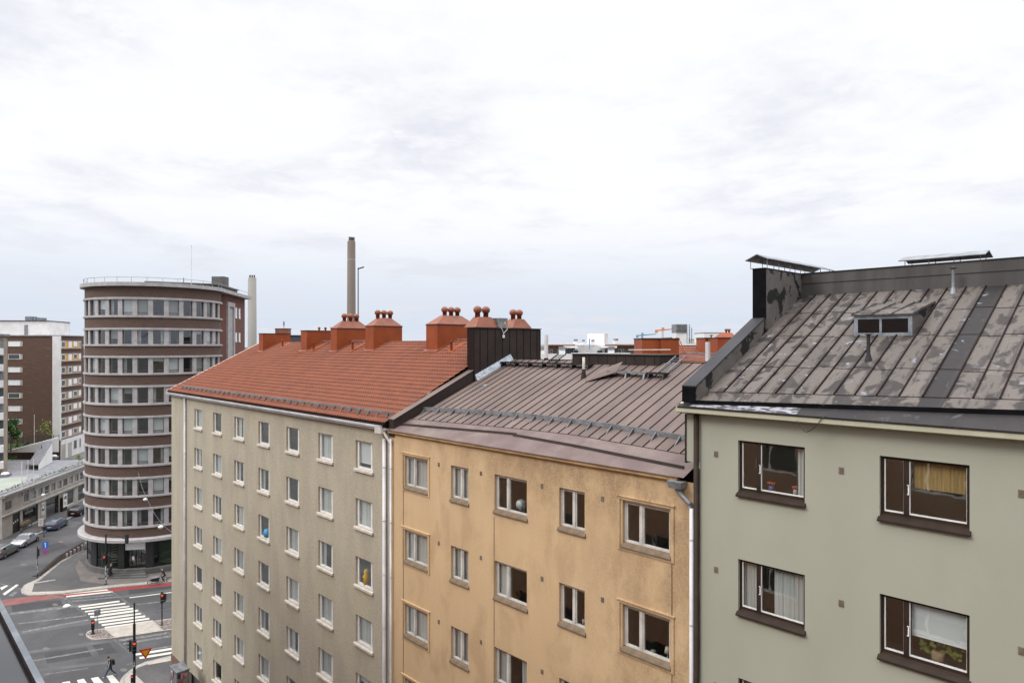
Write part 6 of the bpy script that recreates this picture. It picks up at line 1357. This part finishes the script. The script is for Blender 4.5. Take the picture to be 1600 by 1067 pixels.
    mb = MB(); mb.box(ln-.02,ln+.03,-.26,.26,.36,.47); mb.build('number_plate', M['white_paint'], o); mb = MB(); mb.box(S_[0][0]-.03,S_[0][0]+.0,-.26,.26,.55,.66); mb.build('number_plate', M['white_paint'], o)
    mb = MB(); mb.box(ln-.03,ln+.012,-.42,.42,.48,.58); mb.build('grille', M['black_paint'], o)
    return o
M['car_glass'] = pmat('dark_car_glass', (.015,.018,.02), .05, .8); M['tyre'] = pmat('tyre_rubber', (.015,.015,.016), .8); M['tail'] = pmat('tail_lamp_red', (.35,.01,.01), .25)
def place(pxa, pya, pxb, pyb):   # contact points of the two near wheels
    p, q = Vector(g(pxa,pya)), Vector(g(pxb,pyb)); m_ = (p+q)/2; return m_+inn*.85, AZ
c_, z_ = place(10.9,871.5,25.9,862.5); make_car('grey estate car with red tail lights at the left edge, nose away', 'wagon', (.20,.21,.21), c_.x, c_.y, AZ)
c_, z_ = place(41.1,854.5,57.5,845.5); make_car('light silver saloon facing the camera between the grey and the blue car', 'sedan', (.50,.51,.54), c_.x, c_.y, AZ+math.pi)
c_, z_ = place(91.5,827.5,104.1,821); make_car('blue grey hatchback parked ahead of the silver saloon', 'hatch', (.09,.13,.20), c_.x, c_.y, AZ)
x, y = g(126,803); make_car('black car half hidden behind the round tower', 'hatch', (.012,.013,.018), x+inn.x*.3, y+inn.y*.3, AZ)

# ================================================================== PEOPLE
def person(label, x, y, z, ang, cols, pose, extra=None):
    """one skinned body; cols = dict(top, leg, skin, shoe, hair)"""
    o = thing('person', label, 'person', (x, y, z), ang)
    J, E_, T = [], [], []
    def j(p, r, par=None, tag_='top'):
        J.append((p, r)); 
        if par is not None: E_.append((par, len(J)-1)); T.append(tag_)
        return len(J)-1
    lean = pose.get('lean', .05); hz = pose.get('hip', .93)
    pel = j((0,0,hz), .15); wa = j((lean*.4,0,hz+.17), .135, pel); che = j((lean*.9,0,hz+.38), .155, wa); nk = j((lean*1.2,0,hz+.55), .06, che); hb = j((lean*1.6+.01,0,hz+.62), .072, nk, 'skin'); hc = j((lean*1.6+.02,0,hz+.71), .098, hb, 'skin'); ht = j((lean*1.6+.01,0,hz+.79), .07, hc, 'hair')
    ns = j((lean*1.6+.115,0,hz+.69), .016, hc, 'skin')
    for s_ in (1,-1):
        k = 'L' if s_ == 1 else 'R'
        sh = j((lean*1.0,s_*.18,hz+.47), .062, che); el = pose['el'+k]; ha = pose['ha'+k]
        e_ = j((el[0],s_*.24+el[1],hz+el[2]), .047, sh); w_ = j((ha[0],s_*.24+ha[1],hz+ha[2]), .032, e_); 
        d = (Vector((ha[0],ha[1],ha[2]))-Vector((el[0],el[1],el[2]))).normalized(); pc = Vector((ha[0],s_*.24+ha[1],hz+ha[2])); pl = j(tuple(pc+d*.07), .030, w_, 'skin')
        side_ = Vector((0,1,0))
        for q, (off, ln_) in enumerate(((-.03,.085),(-.01,.095),(.01,.09),(.03,.07))):
            f1_ = j(tuple(pc+d*.105+side_*off), .010, pl, 'skin'); j(tuple(pc+d*(.105+ln_*.6)+side_*off+Vector((.012*(1+q*.1),0,0))), .008, f1_, 'skin')
        j(tuple(pc+d*.09+Vector((.045,0,0))), .011, pl, 'skin')
        hp_ = j((0,s_*.09,hz-.05), .095, pel, 'leg'); kn, an = pose['kn'+k], pose['an'+k]
        k_ = j((kn[0],s_*.10,kn[1]), .066, hp_, 'leg'); a_ = j((an[0],s_*.10,an[1]), .042, k_, 'shin'); j((an[0]+.16*math.cos(pose.get('foot'+k,0)),s_*.11,max(.03,an[1]-.05+.16*math.sin(pose.get('foot'+k,0)))), .036, a_, 'shoe')
    me = bpy.data.meshes.new('tmp'); me.from_pydata([p for p,_ in J], E_, []); ob = bpy.data.objects.new('tmp', me); COL.objects.link(ob)
    ob.modifiers.new('s', 'SKIN'); sv = me.skin_vertices[0].data
    for i, (_, r_) in enumerate(J): sv[i].radius = (r_, r_*(.82 if i in (0,1,2) else 1)); sv[i].use_root = (i == 0)
    ss_ = ob.modifiers.new('u', 'SUBSURF'); ss_.levels = ss_.render_levels = 1
    ev = ob.evaluated_get(bpy.context.evaluated_depsgraph_get()); nm = bpy.data.meshes.new_from_object(ev); bpy.data.objects.remove(ob)
    tags = ['top','leg','skin','shoe','hair']; 
    for t in tags: nm.materials.append(cols[t])
    for p in nm.polygons:
        c = p.center; best, bt = 9, 'top'; p.use_smooth = True
        for (ia, ib), t in zip(E_, T):
            A_, B_v = Vector(J[ia][0]), Vector(J[ib][0]); ab = B_v-A_; u_ = max(0,min(1,(c-A_).dot(ab)/ab.length_squared)); d = (c-(A_+ab*u_)).length-.6*J[ib][1]
            if d < best: best, bt = d, t
        if bt == 'shin': bt = pose.get('shin', 'leg')
        p.material_index = tags.index(bt)
    nm.name = 'body'; bo_ = bpy.data.objects.new('body', nm); COL.objects.link(bo_); bo_.parent = o
    # hair cap and eyes
    mb = MB(); hx, hzz = lean*1.6+.01, hz+.72
    for i in range(6):
        for k in range(12): pass
    prof = [(.112*math.cos(R(t)), .105*math.sin(R(t))) for t in (5,25,45,65,85,90)]
    mb.lathe((hx-.012,0,hzz+.01), prof, 14); mb.build('hair', cols['hair'], o, smooth=True)
    for s_ in (1,-1): mb = MB(); mb.box(hx+.098,hx+.108,s_*.035-.012,s_*.035+.012,hz+.71,hz+.722); mb.build('eye', M['black_paint'], o)
    if extra: extra(o, hz, lean)
    return o
blk, navy_, jeans = pmat('black_cloth', (.012,.012,.015), .9), pmat('navy_cloth', (.02,.022,.03), .9), pmat('blue_jeans', (.025,.04,.085), .9)
shoe_w, hair_d, hair_l = pmat('pale_shoe', (.4,.4,.4), .7), pmat('dark_hair', (.012,.009,.008), .8), pmat('fair_hair', (.25,.15,.08), .8)
base_c = dict(top=navy_, leg=jeans, skin=M['skin'], shoe=shoe_w, hair=hair_d)
MAIN = R(68.8)
def pack(o, hz, lean):
    mb = MB(); mb.hull8([(-.14,-.15,hz+.08),(-.14,.15,hz+.08),(-.12,.14,hz+.52),(-.12,-.14,hz+.52)], [(-.33,-.12,hz+.12),(-.33,.12,hz+.12),(-.27,.11,hz+.48),(-.27,-.11,hz+.48)]); bp = mb.build('backpack', blk, o)
    mb = MB()
    for s_ in (1,-1): mb.tube([(-.12,s_*.09,hz+.5),(.02,s_*.11,hz+.56),(.16,s_*.11,hz+.40),(.02,s_*.13,hz+.15),(-.14,s_*.12,hz+.12)], .018, 6)
    mb.build('strap', blk, bp)
    for s_ in (1,-1): mb = MB(); mb.tube([(.04,s_*.25,hz+.47),(.06,s_*.30,hz+.28),(.13,s_*.295,hz+.05)], .014, 5); mb.build('sleeve_stripe', sw_, o)
x, y = g(172.8, 1057)
person('person in a dark jacket and jeans with a black backpack striding over the crossing', x, y, 0, MAIN+math.pi, base_c,
       dict(lean=.10, hip=.90, elL=(.0,.04,.22), haL=(.22,.0,.05), elR=(-.08,-.03,.2), haR=(.06,-.02,-.02), knL=(.24,.50), anL=(.42,.08), knR=(-.06,.48), anR=(-.42,.14), footL=.2, footR=-.4), pack)
def coat(col, z0, z1, r0, r1):
    def f(o, hz, lean):
        mb = MB(); mb.lathe((.02,0,0), [(r0,z0),(r1,z1),(r1*.7,z1+.12)], 16); mb.build('coat', col, o, smooth=True)
    return f
x, y = g(171.7, 903.2, .12)
person('person in a long black coat walking past the shop front', x, y, .12, MAIN, dict(top=blk, leg=blk, skin=M['skin'], shoe=blk, hair=hair_l),
       dict(lean=.08, hip=.90, shin='skin', elL=(-.1,.03,.22), haL=(-.02,.0,.0), elR=(.05,-.03,.22), haR=(.18,0,.06), knL=(.16,.48), anL=(.34,.09), knR=(-.08,.47), anR=(-.34,.14), footL=.1, footR=-.4), coat(blk, .45, 1.2, .27, .18))
def bag(o, hz, lean):
    mb = MB(); mb.box(.02,.32,.26,.40,hz-.42,hz-.06); bgo = mb.build('shopping_bag', pmat('blue_bag', (.02,.12,.30), .6), o); mb = MB(); mb.tube([(.08,.33,hz-.06),(.12,.33,hz+.06),(.2,.33,hz-.06)], .01, 5); mb.build('bag_handle', blk, bgo)
x, y = g(69, 838)
person('person in a black jacket with a blue bag beside the blue grey hatchback', x, y, 0, AZ+math.pi, dict(top=blk, leg=pmat('beige_trousers', (.22,.18,.14), .9), skin=M['skin'], shoe=blk, hair=hair_d),
       dict(lean=.03, hip=.92, elL=(.02,.04,.22), haL=(.12,.0,.0), elR=(.02,-.03,.22), haR=(.14,0,.02), knL=(.08,.5), anL=(.10,.09), knR=(-.02,.48), anR=(-.14,.10)), bag)
# cargo bicycle with rider
x, y = g(251, 911.3); bk = thing('cargo_bicycle', 'long black cargo bicycle with a front box on the red cycle lane', 'bicycle', (x, y, 0), MAIN+math.pi)
def torus(mb, c, r, t): mb.tube([(c[0]+r*math.cos(6.283*k/24), c[1], c[2]+r*math.sin(6.283*k/24)) for k in range(25)], t, 6)
for wx, r_ in ((1.12,.26),(-.92,.33)):
    mb = MB(); torus(mb, (wx,0,r_), r_-.02, .028); wh = mb.build('wheel', M['tyre'], bk); mb = MB(); torus(mb, (wx,0,r_), r_-.06, .012)
    for k in range(10): mb.bar((wx,0,r_),(wx+(r_-.06)*math.cos(k*.628),0,r_+(r_-.06)*math.sin(k*.628)),.005,.005)
    mb.build('rim', M['zinc_new'], wh)
mb = MB(); mb.tube([(1.12,.0,.26),(.95,0,.62),(.72,0,.30),(-.25,0,.30),(-.92,0,.33),(-.42,0,.85)], .028, 6); mb.tube([(-.25,0,.30),(.02,0,1.0)], .025, 6); mb.tube([(-.42,0,.85),(-.30,0,.30)], .025, 6); mb.build('frame', M['black_paint'], bk)
mb = MB(); mb.hull8([(.18,-.26,.32),(.85,-.22,.38),(.85,.22,.38),(.18,.26,.32)], [(.05,-.30,.82),(1.02,-.26,.70),(1.02,.26,.70),(.05,.30,.82)]); cbx_ = mb.build('cargo_box', M['black_paint'], bk); mb = MB(); mb.hull8([(.08,-.28,.821),(.98,-.24,.705),(.98,.24,.705),(.08,.28,.821)], [(.12,-.2,.98),(.75,-.16,.90),(.75,.16,.90),(.12,.2,.98)]); mb.build('box_cover', M['zinc'], cbx_)
mb = MB(); mb.tube([(.0,-.3,1.02),(.02,0,1.04),(.0,.3,1.02)], .018, 6); mb.build('handlebar', M['black_paint'], bk); mb = MB(); mb.box(-.58,-.30,-.09,.09,.86,.93); mb.build('saddle', M['black_paint'], bk)
person('cyclist in a dark jacket and helmet riding the cargo bicycle', x-.0, y, 0, MAIN+math.pi, dict(top=blk, leg=navy_, skin=M['skin'], shoe=blk, hair=pmat('helmet', (.03,.03,.035), .4)),
       dict(lean=.20, hip=1.0, elL=(.08,.04,.22), haL=(.36,.02,.08), elR=(.08,-.04,.22), haR=(.36,-.02,.08), knL=(.30,.72), anL=(.08,.30), knR=(.26,.62), anR=(-.02,.14))).location = (x+.42*math.cos(MAIN), y+.42*math.sin(MAIN), 0)

# ================================================================== PAVEMENT FURNITURE
x, y = g(64, 821, .12); ab = thing('sandwich_board', 'white A-board sign with red print beside the blue car', 'sign', (x, y, .12), AZ-1.2)
for s_, nm in ((1,0),(-1,1)): mb = MB(); mb.hull8([(-.32,s_*.28,0),(.32,s_*.28,0),(.32,s_*.24,0),(-.32,s_*.24,0)], [(-.32,s_*.03,1.05),(.32,s_*.03,1.05),(.32,s_*.0,1.05),(-.32,s_*.0,1.05)]); mb.build('board', M['white_wall'], ab)
mb = MB()
for k, wd_ in enumerate((.4,.3,.42,.2)): z_ = .78-.17*k; yy = -(.28-.25*z_/1.05)-.004; mb.quad((-wd_/2,yy,z_),(wd_/2,yy,z_),(wd_/2,yy+.012,z_+.06),(-wd_/2,yy+.012,z_+.06))
mb.build('print', sr, ab)
tt = thing('flower_stall', 'pavement table heaped with pale flowers outside the shop', 'stall', (*g(39,826,.12), .12), AZ)
mb = MB(); mb.box(-1.3,1.3,-.4,.4,.66,.72); mb.build('table_top', M['bark'], tt)
for sx_ in (-1.2,1.2):
    for sy_ in (-.33,.33): mb = MB(); mb.box(sx_-.03,sx_+.03,sy_-.03,sy_+.03,0,.659); mb.build('leg', M['bark'], tt)
for i in range(5): mb = MB(); foliage(mb, (-1.05+.52*i, 0, .95), .32, 80, .07); mb.build('flower_bunch', pmat('flower_tone', ((.5,.45,.22),(.55,.32,.25),(.5,.48,.4),(.42,.42,.15),(.55,.25,.2))[i], .8), tt)
x, y = g(34, 833, .12); pb = thing('parked_bicycle', 'bicycle leaning by the flower stall outside the shop', 'bicycle', (x, y, .12), AZ+.3)
for wx in (-.52,.52): mb = MB(); torus(mb, (wx,0,.33), .31, .022); mb.build('wheel', M['tyre'], pb)
mb = MB(); mb.tube([(.52,0,.33),(.35,0,.85),(-.15,0,.80),(-.52,0,.33),(-.05,0,.30),(.35,0,.80)], .018, 6); mb.build('frame', M['zinc'], pb); mb = MB(); mb.box(-.28,-.05,-.07,.07,.88,.94); mb.build('saddle', M['black_paint'], pb); mb = MB(); mb.tube([(.36,-.25,.98),(.36,.25,.98)], .014, 6); mb.build('handlebar', M['black_paint'], pb)
# poster covered cabinet at the grey house corner
X_, _ = fx(279, 1040, 15.6); ub = thing('utility_cabinet', 'grey cabinet plastered with posters and graffiti at the grey house corner', 'cabinet', (X_, 15.6, .12)); ztop = fx(279,1043,15.6)[1]-.12
mb = MB(); mb.box(-.62,.75,-.35,.45,0,ztop); mb.build('case', M['cabinet'] if 'cabinet' in M else M['zinc'], ub); mb = MB(); mb.box(-.66,.80,-.40,.50,ztop+.001,ztop+.07); mb.build('lid', M['zinc'], ub)
rq = random.Random(9); pc_ = [pmat('poster_%s' % n_, c) for n_, c in (('white',(.6,.6,.6)),('black',(.03,.03,.03)),('red',(.4,.06,.05)),('grey',(.3,.28,.27)),('pink',(.45,.25,.28)))]
for i in range(34):
    x = -.6+1.1*rq.random(); z_ = ztop*(.45+.5*rq.random()); w_, h_ = .12+.2*rq.random(), .15+.25*rq.random(); mb = MB(); d = .002*(i+1)
    if i % 2: mb.box(x,min(x+w_,.74),-.351-d,-.3505-d+.0005,z_,min(z_+h_,ztop-.02))
    else: y_ = -.3+.5*rq.random(); mb.box(.7505+d-.0005,.751+d,y_,min(y_+w_,.44),z_,min(z_+h_,ztop-.02))
    mb.build('poster', pc_[i % 5], ub)

# ================================================================== THE HOUSE THE CAMERA LOOKS OUT FROM
nh = thing('near_house', 'nearest house whose dark metal window ledge cuts across the bottom left corner', 'house', (0, -.25, 0))
nops = [(x-1.1, x+1.1, z_, z_+1.6) for x in [-46+3.7*i for i in range(17)] for z_ in (8.1,11.3,14.5,17.7,20.9,24.1)]
nops = [q for q in nops]
mb = MB((0,-.25,0)); wall_grid(mb, -49, 18, 0, 29.4, [(a,b,c,d) for a,b,c,d in nops], .2, .0); 
mb.v = [(v[0], -.0-(v[1]-.25)*1.0, v[2]) for v in mb.v]; mb.v = [(v[0], v[1] if abs(v[1])<1e-6 else v[1], v[2]) for v in mb.v]
mb.build('wall', M['brown_render'], nh)
f = MB(); frame_ring(f, -1.1, 1.1, 0, 1.6, .07, -.16, -.10); f.box(-.4,-.32,-.16,-.095,.0701,1.5299); nwp = f.build('window', M['white_paint'], nh); p = MB(); p.quad((-1.03,-.13,.07),(1.03,-.13,.07),(1.03,-.13,1.53),(-1.03,-.13,1.53)); p.build('pane', M['glass_dark'], nwp)
nf = True
for a_, b_, c_, d_ in nops:
    if nf: nwp.location = ((a_+b_)/2, 0, c_); nf = False
    elif c_ > 10:
        w2_ = copy_tree(nwp, nh, ((a_+b_)/2, 0, c_))
        if rq.random() < .4: mb = MB(); mb.box(-1.0,1.0,-.25,-.22,.1 if rq.random() < .5 else .8,1.55); mb.build('blind', M['blind'], w2_)  # unseen pale blinds, added to put light shapes into the facing windows' reflections
mb = MB((0,-.25,0)); mb.quad((-49,-4,0),(18,-4,0),(18,-4,29.3),(-49,-4,29.3)); mb.quad((-49,-.3,29.4),(18,-.3,29.4),(18,-12,29.4),(-49,-12,29.4)); mb.build('interior', M['interior_dark'], nh)
M['ledge'] = vmat('dark_wet_ledge_sheet', (.014,.017,.022), (.030,.034,.040), 2.2, .16, fine=.05, c3=(.16,.17,.18), s3=3, lo3=.66, hi3=.72, spec=.6)
k0_ = 2.60; yE = .46; zE = 27.5-k0_*yE
mb = MB((0,-.25,0)); mb.hull8([(-6,-.0,zE+.02),(1,-.0,zE+.02),(1,yE-.012,zE-.02),(-6,yE-.012,zE-.02)], [(-6,-.0,zE-.03),(1,-.0,zE-.03),(1,yE-.012,zE-.06),(-6,yE-.012,zE-.06)]); ld = mb.build('window_ledge', M['ledge'], nh)
mb = MB((0,-.25,0)); mb.box(-6,1,yE-.022,yE,zE-.09,zE+.004); mb.build('ledge_rim', M['zinc_new'], ld)
